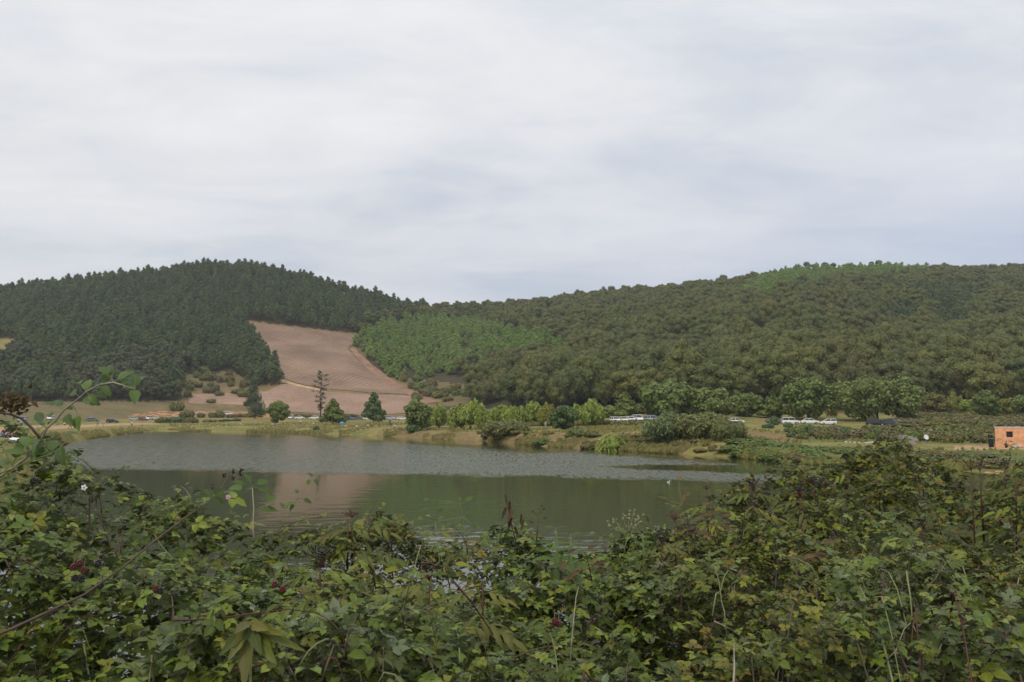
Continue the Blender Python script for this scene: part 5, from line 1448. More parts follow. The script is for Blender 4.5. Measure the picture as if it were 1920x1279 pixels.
# ------------------------------------------------------------------ foreground leaves
def leaflet(mb, base, d, nrm, L_, W_, mat=0, droop=0.25, fold=0.25, st=6, jag=0.12, tint=0.0, tipk=1.0):
    """One leaf blade with a folded midrib and a toothed edge, base -> tip along d."""
    base, d, nrm = Vector(base), Vector(d).normalized(), Vector(nrm).normalized()
    side = d.cross(nrm).normalized(); nrm = side.cross(d).normalized()
    cen = []; lf = []; rt = []
    for i in range(st + 1):
        t = i / st
        w = math.sin(math.pi * min(1, t ** 0.72)) ** 0.8 * 0.5 * W_ * (1 + (jag if i % 2 else -jag)) if 0 < i < st else 0.0
        c = base + d * (t * L_) - nrm * (droop * L_ * t * t)
        cen.append(c); lf.append(c - side * w + nrm * (fold * w)); rt.append(c + side * w + nrm * (fold * w))
    vs = cen + lf[1:-1] + rt[1:-1]; n = st + 1; m = st - 1
    uv = [(i / st, .5) for i in range(n)] + [((i + 1) / st, 0.02) for i in range(m)] + [((i + 1) / st, .98) for i in range(m)]
    l = lambda i: n + i - 1
    r = lambda i: n + m + i - 1
    fs = [(0, 1, l(1)), (0, r(1), 1)]
    for i in range(1, st - 1): fs += [(i, i + 1, l(i + 1), l(i)), (i, r(i), r(i + 1), i + 1)]
    fs += [(st - 1, st, l(st - 1)), (st - 1, r(st - 1), st)]
    mb.add(vs, fs, mat, tint, uv)
def bramble_leaf(k, five=False, st=5, stem=True):
    rg = random.Random(k); mb = MB()
    pet = 0.035 + 0.02 * rg.random()
    tip = Vector((0, pet, 0))
    if stem: mb.tube([(0, 0, -.012), (0, pet * .5, -.002), tip], [.0011, .001, .0008], 3, 1, cap=False)
    sz = 0.054
    leaflet(mb, tip + Vector((0, .012, 0)), (rg.uniform(-.12, .12), 1, .1), (rg.uniform(-.15, .15), 0, 1), sz * 1.12, sz * .70, 0, .22, .28, st)
    for sg in (-1, 1):
        leaflet(mb, tip + Vector((sg * .003, 0, 0)), (sg * 1, .32 + rg.uniform(-.15, .15), .08), (sg * rg.uniform(-.1, .35), 0, 1), sz * rg.uniform(.85, 1.0), sz * .62, 0, .25, .3, st)
    if five:
        for sg in (-1, 1): leaflet(mb, tip - Vector((0, .008, 0)), (sg * .8, -.6, .02), (sg * .2, -.1, 1), sz * .72, sz * .46, 0, .25, .3, st)
    return mb
def elder_leaf(k):
    rg = random.Random(100 + k); mb = MB(); n = 2
    pts = [Vector((0, .14 * t, .03 * math.sin(t * 2.2) - .075 * t * t)) for t in (0, .4, .8, 1)]
    mb.tube(pts, [.0018, .0016, .0012, .0008], 3, 1, cap=False)
    for i in range(1, n + 1):
        p = pts[i]
        for sg in (-1, 1):
            leaflet(mb, p, (sg * .75, .75 + rg.uniform(-.25, .3), -.35 + rg.uniform(-.2, .2)), (sg * .2, 0, 1), rg.uniform(.085, .125), rg.uniform(.024, .034), 0, .45, .4, 7, .1)
    leaflet(mb, pts[-1], (0, 1, -.4), (0, 0, 1), .11, .03, 0, .35, .35, 7, .08)
    return mb
def simple_leaf(k, L_=.075, W_=.026):
    mb = MB(); rg = random.Random(300 + k)
    mb.tube([(0, 0, 0), (0, .012, .001)], .0009, 3, 1, cap=False)
    leaflet(mb, (0, .012, 0), (0, 1, .05), (rg.uniform(-.2, .2), 0, 1), L_ * rg.uniform(.85, 1.15), W_ * rg.uniform(.9, 1.1), 0, .3, .3, 7, .1)
    return mb
BL = [bramble_leaf(i, i % 3 == 2) for i in range(7)]
BLOW = BL + [bramble_leaf(i, False, 3, False) for i in range(5)]
BLM = [m.mesh('leaf', [M['bramble'], M['cane_green']], True) for m in BL]
EL = [elder_leaf(i) for i in range(4)]
ELM = [m.mesh('leaf', [M['elder'], M['cane_green']], True) for m in EL]
SL = [simple_leaf(i) for i in range(3)]
SLM = [m.mesh('leaf', [M['fresh'], M['cane_green']], True) for m in SL]
OV = [simple_leaf(10 + i, .050, .027) for i in range(3)]
OVM = [m.mesh('leaf', [M['fresh'], M['cane_green']], True) for m in OV]
def basis(nrm, d):
    n = Vector(nrm).normalized(); y = Vector(d) - n * Vector(d).dot(n)
    if y.length < 1e-4: y = n.orthogonal()
    y.normalize(); x = y.cross(n)
    return Matrix((x, y, n)).transposed()
def joined(name, tmpl, items, mats, parent):
    """items: (template index, location, 3x3, scale, tint) -> one mesh object."""
    Vs = []; LV = []; LT = []; MI = []; TT = []; UV = []; off = 0
    cache = [(np.array(t.v), np.array([i for f in t.f for i in f]), np.array([len(f) for f in t.f]), np.array(t.m), np.array([c for f in t.uv for c in f])) for t in tmpl]
    for k, loc, m3, sc, ti in items:
        v, lv, lt, mi, uv = cache[k]
        Vs.append(v @ (np.array(m3).T * sc) + np.array(loc)); LV.append(lv + off); off += len(v); LT.append(lt); MI.append(mi); UV.append(uv); TT.append(np.full(len(lt), ti))
    V = np.concatenate(Vs); LV = np.concatenate(LV); LT = np.concatenate(LT); MI = np.concatenate(MI); UV = np.concatenate(UV); TT = np.concatenate(TT)
    me = bpy.data.meshes.new(name)
    me.vertices.add(len(V)); me.vertices.foreach_set('co', V.astype(np.float32).ravel())
    me.loops.add(len(LV)); me.loops.foreach_set('vertex_index', LV.astype(np.int32))
    me.polygons.add(len(LT)); me.polygons.foreach_set('loop_start', np.concatenate([[0], np.cumsum(LT)[:-1]]).astype(np.int32)); me.polygons.foreach_set('loop_total', LT.astype(np.int32))
    me.polygons.foreach_set('use_smooth', np.ones(len(LT), bool))
    for m in mats: me.materials.append(m)
    me.polygons.foreach_set('material_index', MI.astype(np.int32))
    at_ = me.attributes.new('tint', 'FLOAT', 'FACE'); at_.data.foreach_set('value', TT.astype(np.float32))
    ul = me.uv_layers.new(name='UVMap'); ul.data.foreach_set('uv', UV.astype(np.float32).ravel())
    me.update(calc_edges=True)
    return link(bpy.data.objects.new(name, me), parent)
def put_leaf(me, parent, loc, m3, sc, leafmat=None, stemmat=None, name='leaf'):
    o = bpy.data.objects.new(name, me)
    o.matrix_basis = Matrix.LocRotScale(Vector(loc), m3.to_quaternion(), (sc,) * 3)
    COL.objects.link(o); o.parent = parent
    if leafmat is not None:
        o.material_slots[0].link = 'OBJECT'; o.material_slots[0].material = leafmat
    if stemmat is not None:
        o.material_slots[1].link = 'OBJECT'; o.material_slots[1].material = stemmat
    return o
# the hedge as a landform: its crest seen from where the photographer stands
CREST = np.array([(-1400, 900), (-500, 850), (0, 852), (60, 868), (110, 893), (200, 930), (350, 962), (480, 975), (560, 995), (640, 1000), (700, 975), (800, 1010), (870, 1020), (950, 1010), (1050, 1012), (1100, 1030), (1180, 1016), (1250, 1000), (1300, 970), (1400, 940), (1500, 912), (1550, 888), (1600, 872), (1680, 856), (1730, 884), (1760, 912), (1800, 918), (1850, 910), (1880, 876), (1920, 864), (2400, 850), (3300, 900)], float)
DIST = np.array([(-1400, 2.8), (0, 3.0), (400, 3.4), (700, 3.6), (1000, 4.0), (1400, 4.6), (1700, 5.0), (1900, 4.6), (3300, 4.0)], float)
def canopy(px, s):
    S = np.interp(px, CREST[:, 0], CREST[:, 1]) - np.interp(px, [0, 250, 400, 1150, 1320, 1500, 1720, 1780, 1840, 1880], [26, 18, 12, 18, 22, 30, 26, 8, 8, 24]); D = np.interp(px, DIST[:, 0], DIST[:, 1])
    py = 1345 + (S - 1345) * np.minimum(s, 1.0)
    Y = 1.72 + (D - 1.72) * np.minimum(s, 1.0) ** 1.15 + np.maximum(s - 1, 0) * 1.3
    X = (px - CX) / F * Y
    Z = CAMZ + Y * vzn(py)
    Z = np.where(s > 1, CAMZ + D * vzn(S) - (s - 1) * 1.9, Z)
    lump = (fbm(X * 3.2 + 9, Y * 3.2, 3) - 0.5) * 0.42 + (fbm(X * 1.7 + 3, Y * 2.2 + 1, 2) - 0.55) * 0.62 * np.clip((px - 950) / 350, 0, 1) * (1 - np.minimum(s, 1) ** 5)
    return X, Y, Z + lump
SEEDS = [   # px, s, leaf colour, label
 (70, .85, 'bramble', 'green bramble with small upper leaves at the left edge under the arching shoot'),
 (110, .28, 'bramble', 'grey-green bramble in the lower left corner below the long bare cane'),
 (410, .72, 'bramble', 'bramble under the pink flower, letting the lake show through'),
 (450, .12, 'bramble', 'dense bramble around the big drooping yellow-green leaves at the bottom'),
 (740, .75, 'bramble_dry', 'bramble crest with yellowish tips left of the withered stalk'),
 (790, .2, 'bramble', 'broad-leaved grey-green bramble at the bottom, left of centre'),
 (1080, .72, 'bramble', 'bramble crest around the bright green nettle-like plant'),
 (1110, .15, 'bramble', 'matted small-leaved bramble at the bottom, right of centre'),
 (1370, .72, 'bramble_dry', 'brownish olive bramble where the hedge begins to rise'),
 (1430, .2, 'bramble_dry', 'bramble crossed by bare pale twigs in the lower right middle'),
 (1620, .85, 'bramble_dry', 'highest hump of the bramble hedge, tinged with red'),
 (1660, .42, 'bramble', 'dark glossy bramble halfway up below the highest hump'),
 (1840, .75, 'bramble_dry', 'bramble around the tall dark red stem by the right edge'),
 (1790, .15, 'bramble', 'bramble over a dark hollow in the lower right corner'),
 (-500, .5, 'bramble', 'bramble continuing the hedge beyond the left edge'),
 (2450, .5, 'bramble_dry', 'bramble continuing the hedge beyond the right edge'),
]
def hedge():
    n = 104000
    px = RNG.uniform(-1150, 3000, n)
    s = np.where(rnd(n) < 0.86, rnd(n) ** 0.85, 1 + rnd(n) * 0.55)
    more = (rnd(n) < 0.24)                    # the dense hump on the right
    px = np.where(more, RNG.uniform(1150, 2000, n), px); s = np.where(more, RNG.uniform(0.55, 1.12, n), s)
    mid = ~more & (rnd(n) < 0.10)             # and the closed crest in the middle
    px = np.where(mid, RNG.uniform(600, 1200, n), px); s = np.where(mid, RNG.uniform(0.5, 1.06, n), s)
    X, Y, Z = canopy(px, s)
    deep = rnd(n) < 0.46                      # the shaded inside of the hedge
    e = np.where(deep, 0.12 + rnd(n) * np.where(px > 1000, 0.85, 0.6), np.abs(RNG.normal(0, 0.05, n)) - 0.015)
    X2 = X; Y2 = Y + e * 0.35; Z2 = Z - e
    clump = fbm(X * 6.5 + 2, Y * 6.5, 2)      # leaves bunch along their canes, with hollows between
    _, row = project(X2, Y2, Z2)
    # thin places where the lake glints through
    hole = np.zeros(n)
    for hx, hy, hr in ((85, 1095, 60), (150, 1195, 40), (30, 1245, 45), (285, 1100, 45), (760, 1070, 30), (870, 1080, 36), (845, 1165, 40), (410, 1055, 50)):
        hole = np.maximum(hole, np.exp(-(((px - hx) / hr) ** 2 + ((row - hy) / (hr * .6)) ** 2)))
    inside = (px > -60) & (px < 1980)
    keep = deep | (clump > np.where(px > 1000, 0.50, 0.47)) | (rnd(n) < 0.22)
    keep &= rnd(n) > hole * np.where(deep, 0.34, 0.1)
    keep &= inside | (rnd(n) < 0.3)
    sd = np.array([(a[0] / 260.0, a[1] * 1.6) for a in SEEDS])
    own = ((px[:, None] / 260.0 - sd[None, :, 0]) ** 2 + (np.minimum(s, 1)[:, None] * 1.6 - sd[None, :, 1]) ** 2).argmin(1)
    for b, (bx, bs, mt, label) in enumerate(SEEDS):
        idx = np.where(keep & (own == b))[0]
        cx, cy, cz = canopy(np.array(float(bx)), np.array(bs))
        root = Vector((float(cx), float(cy), 3.0 if cy < 2.6 else max(0.6, 3.05 - (float(cy) - 2.6) * 0.75)))
        r = empty('bramble_bush', root); tag(r, label, 'bramble', 'brambles of the hedge along the near bank')
        score = e[idx] * 9 + Y[idx] * 0.12 + (~inside[idx]) * 10 + (s[idx] > 1) * 5
        idx = idx[np.argsort(score)]
        items = []
        small = 0.66 if mt == 'bramble_dry' else 0.76
        for q, k in enumerate(idx):
            nr = Vector((random.gauss(0, .45), -0.12 + random.gauss(0, .45), 0.95))
            d = Vector((random.gauss(0, 1), -0.5 + random.gauss(0, .8), random.gauss(-.1, .3)))
            if random.random() < .05: nr = -nr           # turned over: the pale underside stands in for sky sheen
            m3 = basis(nr, d); loc = Vector((X2[k], Y2[k], Z2[k])) - root
            sc = random.choice((.40, .48, .55, .60, .66, .74, .9)) * small
            t = random.randrange(len(BL))
            if q < 300 and inside[k] and bx > -200 and bx < 2100:
                put_leaf(BLM[t], r, loc, m3, sc, M[mt], M['cane_red'] if random.random() < .4 else None)
            else: items.append((7 + t % 5 if (deep[k] or not inside[k]) else t, loc, m3, sc * (1.15 if deep[k] else 1.0), random.random()))
        # sprays that rise above the crest
        for c in range(11 if bs > .6 and -200 < bx < 2100 else (3 if -200 < bx < 2100 else 0)):
            a, b_, c_ = canopy(np.array(bx + random.uniform(-150, 150)), np.array(random.uniform(.8, 1.1) if bs > .6 else bs + random.uniform(-.15, .15)))
            q0 = Vector((float(a), float(b_), float(c_) - .05)) - root
            ln = random.uniform(.12, .30); az = random.uniform(0, 6.283); pts = []
            for j in range(7):
                t = j / 6; pts.append(q0 + Vector((math.cos(az) * ln * .8 * t * t, math.sin(az) * ln * .5 * t * t, ln * (t - .45 * t * t))))
            mb = MB(); mb.tube(pts, [.0022 * (1 - .1 * j) for j in range(7)], 4); mb.build('cane', M[random.choice(('cane_green', 'cane_red', 'cane'))], r, True)
            for j in range(1, 7):
                for sg in (-1, 1):
                    d = Vector((math.cos(az + sg * 1.2), math.sin(az + sg * 1.2), .15))
                    items.append((random.randrange(len(BL)), pts[j] + d * .012, basis((random.gauss(0, .3), -.25 + random.gauss(0, .3), .95), d), random.uniform(.42, .62) * (1.15 - .08 * j) * small, random.random()))
        if items:
            o = joined('foliage', BLOW, items, [M[mt], M['cane_green']], r); o['kind'] = 'stuff'
        # canes arching over and through the leaves
        for c in range(12 if -200 < bx < 2100 else 3):
            p0 = bx + random.uniform(-170, 170); s0 = min(max(bs + random.uniform(-.25, .2), 0.02), 1.0)
            dp = random.uniform(-190, 190); ds = random.uniform(-.22, .22); pts = []
            for j in range(8):
                t = j / 7
                a, b_, c_ = canopy(np.array(p0 + dp * t), np.array(min(max(s0 + ds * t, 0), 1.05)))
                pts.append(Vector((float(a), float(b_), float(c_) + .045 * math.sin(math.pi * t) * random.uniform(.6, 1.9) - .045 + random.uniform(-.006, .006))) - root)
            rd = random.uniform(.0016, .0036)
            mb = MB(); mb.tube(pts, [rd * (1 - .55 * j / 7) for j in range(8)], 5)
            mb.build('cane', M[random.choice(('cane', 'cane', 'cane', 'cane_red', 'cane_red', 'cane_green', 'cane_green'))], r, True)
        # stems down to the ground
        for c in range(4):
            a, b_, c_ = canopy(np.array(bx + random.uniform(-150, 150)), np.array(min(max(bs + random.uniform(-.2, .2), 0), 1)))
            top = Vector((float(a), float(b_), float(c_) - .06)) - root
            f = Vector((top.x * .5, top.y * .5 + random.uniform(-.1, .1), -.15))
            mb = MB(); mb.tube([f, f.lerp(top, .5) + Vector((random.uniform(-.1, .1), .05, .05)), top], [.006, .005, .003], 5); mb.build('cane', M['cane'], r, True)
hedge()

# ------------------------------------------------------------------ plants that stand out of the hedge
def up_basis(d, tilt=(0, -0.35, 0.9)): return basis(Vector(tilt), Vector(d))
def flower(mb, c, r, n=5, mat=0):
    for k in range(n):
        a = 2 * math.pi * k / n
        d = Vector((math.cos(a), -.25, math.sin(a)))
        leaflet(mb, c, d, (0, -1, .2), r, r * .8, mat, .2, .2, 4, 0)
def cluster(name, parent, c, r, n, mat, size=.0035, stalk='cane_red', base=None):
    mb = MB(); mb2 = MB()
    b = Vector(base) if base is not None else Vector(c) - Vector((0, 0, r * 1.2))
    for i in range(n):
        p = Vector(c) + Vector((random.gauss(0, r * .5), random.gauss(0, r * .5), random.gauss(0, r * .28)))
        mb.ball(p, size * random.uniform(.75, 1.2), 0, random.random())
        if i % 3 == 0: mb2.tube([b, b.lerp(p, .6) + Vector((0, 0, -.004)), p], [.0011, .0008, .0006], 3, cap=False)
    o = mb.build(name, M[mat], parent, True); mb2.build('stalk', M[stalk], parent)
    return o
def elder(px, py, Y, label, berries=True, stem_h=.5, pairs=5, leafmat='elder', spread=1.0, lean=0.0, cat='elder'):
    top = P(px, py, Y); base = Vector((top.x + lean, top.y + .03, top.z - stem_h))
    r = empty('dwarf_elder', base); tag(r, label, cat, 'dwarf elders standing in the hedge')
    t = top - base
    mb = MB(); pts = [Vector((0, 0, 0)), t * .35 + Vector((-lean * .15, 0, 0)), t * .7, t]
    mb.tube(pts, [.0048, .0042, .0035, .002], 6); mb.build('stem', M['cane_red'], r, True)
    for i in range(pairs):
        f = 1 - 0.11 - i * .55 / pairs
        p = t * f; a0 = i * 1.5 + random.uniform(-.3, .3)
        for sg in (0, math.pi):
            a = a0 + sg
            d = Vector((math.cos(a), math.sin(a) - .25, .15 - .05 * i)); nr = Vector((-.3 * math.cos(a), -.3, 1))
            put_leaf(ELM[random.randrange(4)], r, p, basis(nr, d), random.uniform(.62, .9) * spread * (.7 + .08 * i), M[leafmat])
    if berries: cluster('berry_cluster', r, t + Vector((0, 0, .02)), .035, 46, 'berry', .0034)
    return r
for a in [
 (652, 975, 3.3, 'elder with dark stems leaning out left of centre, black berries on top'),
 (692, 968, 3.35, 'elder with bright yellow-green top beside the dark-stemmed one'),
 (600, 1050, 2.65, 'elder with long yellowing leaves hanging below the dark-stemmed one'),
 (805, 1075, 2.6, 'elder with pale tips drooping over the dark gap in the middle'),
 (905, 1085, 2.55, 'elder with yellow hanging leaves just right of the dark gap'),
 (1335, 935, 4.1, 'elder with reddish top where the hedge starts to rise'),
 (1412, 912, 4.3, 'elder with a curled yellow leaf on the rising hedge line'),
 (1295, 1000, 3.8, 'elder low on the slope left of the reddish one'),
 (1380, 985, 3.9, 'elder in the brownish patch under the rising hedge line'),
 (1500, 925, 4.3, 'elder with dark red berries standing on the shoulder of the hump'),
 (1565, 1000, 3.9, 'elder halfway up the hump with arching yellow leaves'),
 (1648, 852, 4.9, 'elder at the very top of the hump'),
 (1700, 862, 4.9, 'elder on the right flank of the hump top'),
 (1590, 878, 4.7, 'elder on the left flank of the hump top'),
 (1730, 985, 4.0, 'elder with orange-brown leaves right of the hump'),
 (1885, 872, 4.3, 'elder by the right edge in front of the orange earth'),
 (1905, 900, 4.0, 'elder with broad green leaves cut by the right edge'),
 (1240, 1010, 3.7, 'elder right of the pale flower stalk'),
]: elder(*a, berries=random.random() < .55, stem_h=.42, leafmat=random.choice(('elder', 'elder', 'bramble_dry', 'elder')))
# the big drooping leaves at the bottom
def droop_plant():
    top = P(468, 1168, 1.62); base = top - Vector((0, 0, .45))
    r = empty('elder_shoot', base); tag(r, 'large yellow-green leaves hanging like a tuft at the bottom, left of centre', 'elder')
    t = top - base
    mb = MB(); mb.tube([(0, 0, 0), t * .5 + Vector((.01, 0, 0)), t], [.004, .0035, .002], 6); mb.build('stem', M['cane_green'], r, True)
    for (x, y, L_, w) in ((455, 1290, .165, .034), (515, 1245, .12, .036), (412, 1228, .115, .026), (428, 1238, .11, .024), (488, 1225, .10, .03), (570, 1222, .135, .022), (500, 1180, .10, .024), (440, 1185, .09, .022), (530, 1190, .11, .022)):
        e = P(x, y, 1.56) - base; mb = MB()
        leaflet(mb, t, e - t, (random.uniform(-.3, .3), -1, .25), (e - t).length * 1.0, w * .85, 0, .06, .3, 8, .1)
        o = mb.build('leaf', M['elder'], r, True)
droop_plant()
def shoot(name, path, Y0, Y1, r0, canemat, leaves, meshes, leafmat, label, cat, sc=1.0, stem_name='cane'):
    """A cane along photo pixels with leaves at given pixels."""
    n = len(path)
    pts = [P(x, y, Y0 + (Y1 - Y0) * i / (n - 1)) for i, (x, y) in enumerate(path)]
    r = empty(name, pts[0]); tag(r, label, cat)
    mb = MB(); mb.tube([p - pts[0] for p in pts], [r0 * (1 - .6 * i / (n - 1)) for i in range(n)], 6); mb.build(stem_name, M[canemat], r, True)
    for (x, y) in leaves:
        best = min(range(n), key=lambda i: (path[i][0] - x) ** 2 + (path[i][1] - y) ** 2)
        p = pts[best] if best < n else pts[-1]
        Yl = Y0 + (Y1 - Y0) * best / (n - 1)
        tip = P(x, y, Yl + random.uniform(-.03, .03)); d = tip - p
        if d.length < .004: d = Vector((.01, 0, .01))
        # short leaf stalk, then the leaf
        k = random.randrange(len(meshes))
        L_ = 0.055 * sc
        st = tip - d.normalized() * L_ * .5
        mb = MB(); mb.tube([p - pts[0], st - pts[0]], [.0011, .0008], 3, cap=False); mb.build('stalk', M['cane_green'], r)
        put_leaf(meshes[k], r, st - pts[0], basis((random.gauss(0, .3), -.75 + random.gauss(0, .25), .75), d), sc * random.uniform(.85, 1.15), M[leafmat])
    return r, pts
shoot('bramble_shoot', [(-15, 905), (20, 880), (50, 858), (78, 822), (87, 805), (104, 789), (119, 770), (135, 757), (150, 745), (162, 734), (187, 721), (213, 717), (233, 723), (252, 730)], 2.3, 2.15, .0032, 'cane_pale',
  [(143, 708), (157, 719), (197, 693), (217, 700), (207, 698), (188, 708), (193, 728), (262, 709), (255, 716), (249, 731), (261, 741), (140, 737), (172, 746), (184, 752), (92, 753), (118, 754), (72, 781), (92, 776), (128, 786), (154, 791), (110, 750), (165, 757), (236, 712), (75, 795), (62, 812)], OVM, 'fresh', 'arching bramble shoot with bright leaves against the left hill', 'shoot', 0.95)
shoot('bramble_shoot', [(-10, 892), (25, 878), (60, 862), (95, 852), (115, 838), (127, 822), (131, 806)], 2.2, 2.3, .0026, 'cane_green', [(28, 845), (45, 835), (62, 842), (85, 838), (70, 822), (100, 845), (118, 850), (15, 858), (80, 852), (50, 826)], OVM, 'fresh', 'low green shoot crossing under the arching one at the left edge', 'shoot', 1.15)
shoot('bramble_cane', [(-30, 1200), (20, 1180), (80, 1152), (160, 1114), (230, 1064), (290, 1014), (345, 972), (385, 945), (410, 922), (428, 893)], 1.66, 2.45, .0032, 'cane', [(395, 935), (425, 935), (365, 985)], BLM[:2], 'bramble', 'long bare brown cane rising diagonally across the lower left', 'cane', .6)
r_, p_ = shoot('berry_stalk', [(405, 926), (415, 912), (428, 898), (440, 886)], 2.5, 2.5, .0016, 'cane', [], OVM, 'fresh', 'dry stalk with blackened berries at the tip of the long cane', 'stalk')
for x, y in ((398, 914), (421, 891), (438, 883), (450, 888), (452, 880), (437, 897)): 
    mb = MB(); c = P(x, y, 2.5) - p_[0]
    for q in range(7): mb.ball(c + Vector((random.gauss(0, .003), random.gauss(0, .003), random.gauss(0, .003))), .0032)
    mb.build('berry', M['berry'], r_, True)
shoot('bramble_shoot', [(476, 1010), (474, 985), (476, 955), (473, 915)], 2.6, 2.65, .0026, 'cane_pale', [(455, 905), (492, 912), (505, 938), (440, 932), (470, 895), (482, 900), (450, 918), (500, 958)], OVM, 'fresh', 'short pale upright stem with a tuft of green leaves right of the pink flower', 'shoot', .9)
shoot('bramble_shoot', [(520, 1000), (540, 965), (558, 935), (575, 912), (590, 898)], 2.8, 2.85, .0013, 'cane_green', [(545, 945), (558, 920), (572, 935), (578, 905), (592, 903), (550, 950), (583, 897), (530, 948)], OVM, 'fresh', 'thin shoot with a few small leaves over the brown reflection', 'shoot', .55)
shoot('slender_plant', [(880, 1060), (878, 1030), (872, 1000), (868, 970), (862, 945)], 3.0, 3.0, .0014, 'cane_green', [(800, 935), (815, 943), (842, 940), (862, 936), (876, 938), (800, 955), (828, 958), (850, 962), (870, 960), (812, 978), (845, 985), (886, 982), (893, 990), (865, 988)], OVM, 'fresh', 'slender pale-leaved plant over the calm water in the middle', 'plant', .62, 'stem')
def withered():
    path = [(968, 1020), (962, 995), (955, 965), (948, 930)]
    pts = [P(x, y, 3.1) for x, y in path]; r = empty('withered_stalk', pts[0]); tag(r, 'withered stalk with dark brown hanging leaves in the middle of the hedge line', 'stalk')
    mb = MB(); mb.tube([p - pts[0] for p in pts], [.0025, .002, .0016, .0008], 5); mb.build('stem', M['cane'], r, True)
    for x, y, l, w in ((947, 938, .05, .014), (955, 950, .06, .020), (950, 962, .055, .022), (962, 968, .06, .028), (958, 978, .065, .026), (982, 985, .05, .016), (978, 975, .045, .015), (966, 998, .05, .02)):
        mb = MB(); leaflet(mb, P(x, y - 12, 3.1) - pts[0], (random.uniform(-.4, .4), random.uniform(-.3, .3), -1), (random.uniform(-.8, .8), -1, .1), l * .9, w * .55, 0, -.2, .8, 6, .25); mb.build('leaf', M['dead'], r, True)
    path = [(1006, 1015), (1008, 985), (1012, 950)]; pts = [P(x, y, 3.2) for x, y in path]; r = empty('dry_stalk', pts[0]); tag(r, 'thin dry twiggy stalk just right of the withered leaves', 'stalk')
    mb = MB(); mb.tube([p - pts[0] for p in pts], [.002, .0016, .0008], 5); mb.build('stem', M['cane'], r, True)
    mb = MB()
    for y, dx in ((985, -12), (978, 12), (965, -10), (960, 11), (954, 7)):
        a = P(1009, y + 4, 3.2) - pts[0]; b = P(1009 + dx, y - 6, 3.2 + random.uniform(-.03, .03)) - pts[0]
        mb.tube([a, b], [.0012, .0006], 4); mb.ball(b, .005, 0)
    mb.build('twig', M['seed'], r)
withered()
def nettle(px, py, Y, label, h=.3, n=7, sc=1.0):
    top = P(px, py, Y); base = top - Vector((0, 0, h)); r = empty('nettle', base); tag(r, label, 'nettle')
    mb = MB(); mb.tube([(0, 0, 0), (.004, 0, h * .5), (0, 0, h)], [.003, .0025, .0012], 5); mb.build('stem', M['cane_green'], r, True)
    for i in range(n):
        z = h * (1 - .1 * i); a0 = i * 1.57
        for sg in (0, math.pi):
            a = a0 + sg; d = Vector((math.cos(a), math.sin(a) - .2, .35 - .12 * i))
            put_leaf(SLM[random.randrange(3)], r, (0, 0, z), basis((-.3 * math.cos(a), -.4, 1), d), sc * (.55 + .12 * min(i, 5)), M['fresh'])
nettle(1042, 990, 3.4, 'bright green nettle right of the dry stalk, left one of two')
nettle(1070, 1002, 3.3, 'bright green nettle right of the dry stalk, right one of two')
nettle(1205, 1000, 3.6, 'small bright nettle beside the pale flower stalk', .2, 5, .7)
nettle(1610, 1105, 3.0, 'bright green nettle in the lower right middle', .22, 6, .7)
def pale_flower():
    base = P(1168, 1055, 3.3); r = empty('flower_stalk', base); tag(r, 'pale yellowish branching flower stalk above the hedge right of centre', 'flower')
    tips = [(1140, 982), (1152, 975), (1158, 984), (1168, 966), (1178, 972), (1188, 960), (1198, 966), (1202, 975), (1192, 982), (1180, 986)]
    fork = P(1178, 1000, 3.3) - base; mid = P(1172, 1025, 3.3) - base
    mb = MB(); mb.tube([(0, 0, 0), mid, fork], [.0022, .002, .0016], 5); mb.build('stem', M['cane_green'], r, True)
    mb = MB(); mb2 = MB()
    for x, y in tips:
        e = P(x, y, 3.3 + random.uniform(-.04, .04)) - base
        mb2.tube([fork, fork.lerp(e, .5) + Vector((0, 0, -.008)), e], [.0012, .001, .0006], 4)
        for q in range(4): mb.ball(e + Vector((random.gauss(0, .007), random.gauss(0, .005), random.gauss(0, .006))), random.uniform(.0025, .005), 0, random.random())
    mb.build('bud', M['bud'], r)['kind'] = 'stuff'; mb2.build('stalk', M['cane_green'], r, True)
pale_flower()
def umbel(px, py, Y, h, label, w=.05, n=40, mat='seed', cane='cane_red', r0=.003):
    top = P(px, py, Y); base = top - Vector((0, 0, h)); r = empty('seed_umbel', base); tag(r, label, 'seed head')
    mb = MB(); mb.tube([(0.004, 0, 0), (0, 0, h * .6), (0, 0, h - w * .5)], [r0, r0 * .8, r0 * .5], 6); mb.build('stem', M[cane], r, True)
    mb = MB(); mb2 = MB()
    for k in range(11):
        a = k * 2.4; q = Vector((math.cos(a) * w * math.sqrt(k / 11), math.sin(a) * w * math.sqrt(k / 11) * .8, h + random.uniform(-.004, .006)))
        mb2.tube([(0, 0, h - w * .55), q * .6 + Vector((0, 0, h * .4 - w * .12)), q], [.0011, .0009, .0006], 4)
        for j in range(max(2, n // 11)): mb.ball(q + Vector((random.gauss(0, .006), random.gauss(0, .005), random.gauss(0, .003))), random.uniform(.002, .0036), 0, random.random())
    mb.build('seeds', M[mat], r); mb2.build('ray', M[cane], r)
umbel(1265, 968, 3.8, .25, 'flat dark red seed head just left of the rising hedge', .035)
umbel(1820, 866, 4.0, .55, 'tall dark red stem with a spread umbel in front of the far bank', .07, 44, 'seed', 'cane_red', .0042)
umbel(1837, 876, 4.1, .35, 'shorter dark stem right behind the tall dark red one', .03, 22, 'seed', 'cane_red', .0045)
umbel(1405, 900, 4.3, .3, 'small dark red umbel on the rising hedge line', .03, 26)
umbel(1525, 900, 4.4, .3, 'dark purple seed head on the shoulder of the hump, left one', .05, 44, 'berry')
umbel(1548, 905, 4.3, .3, 'dark purple seed head on the shoulder of the hump, right one', .05, 44, 'berry')
umbel(660, 962, 3.3, .2, 'small dark seed head on the dark-stemmed elder group', .03, 22)
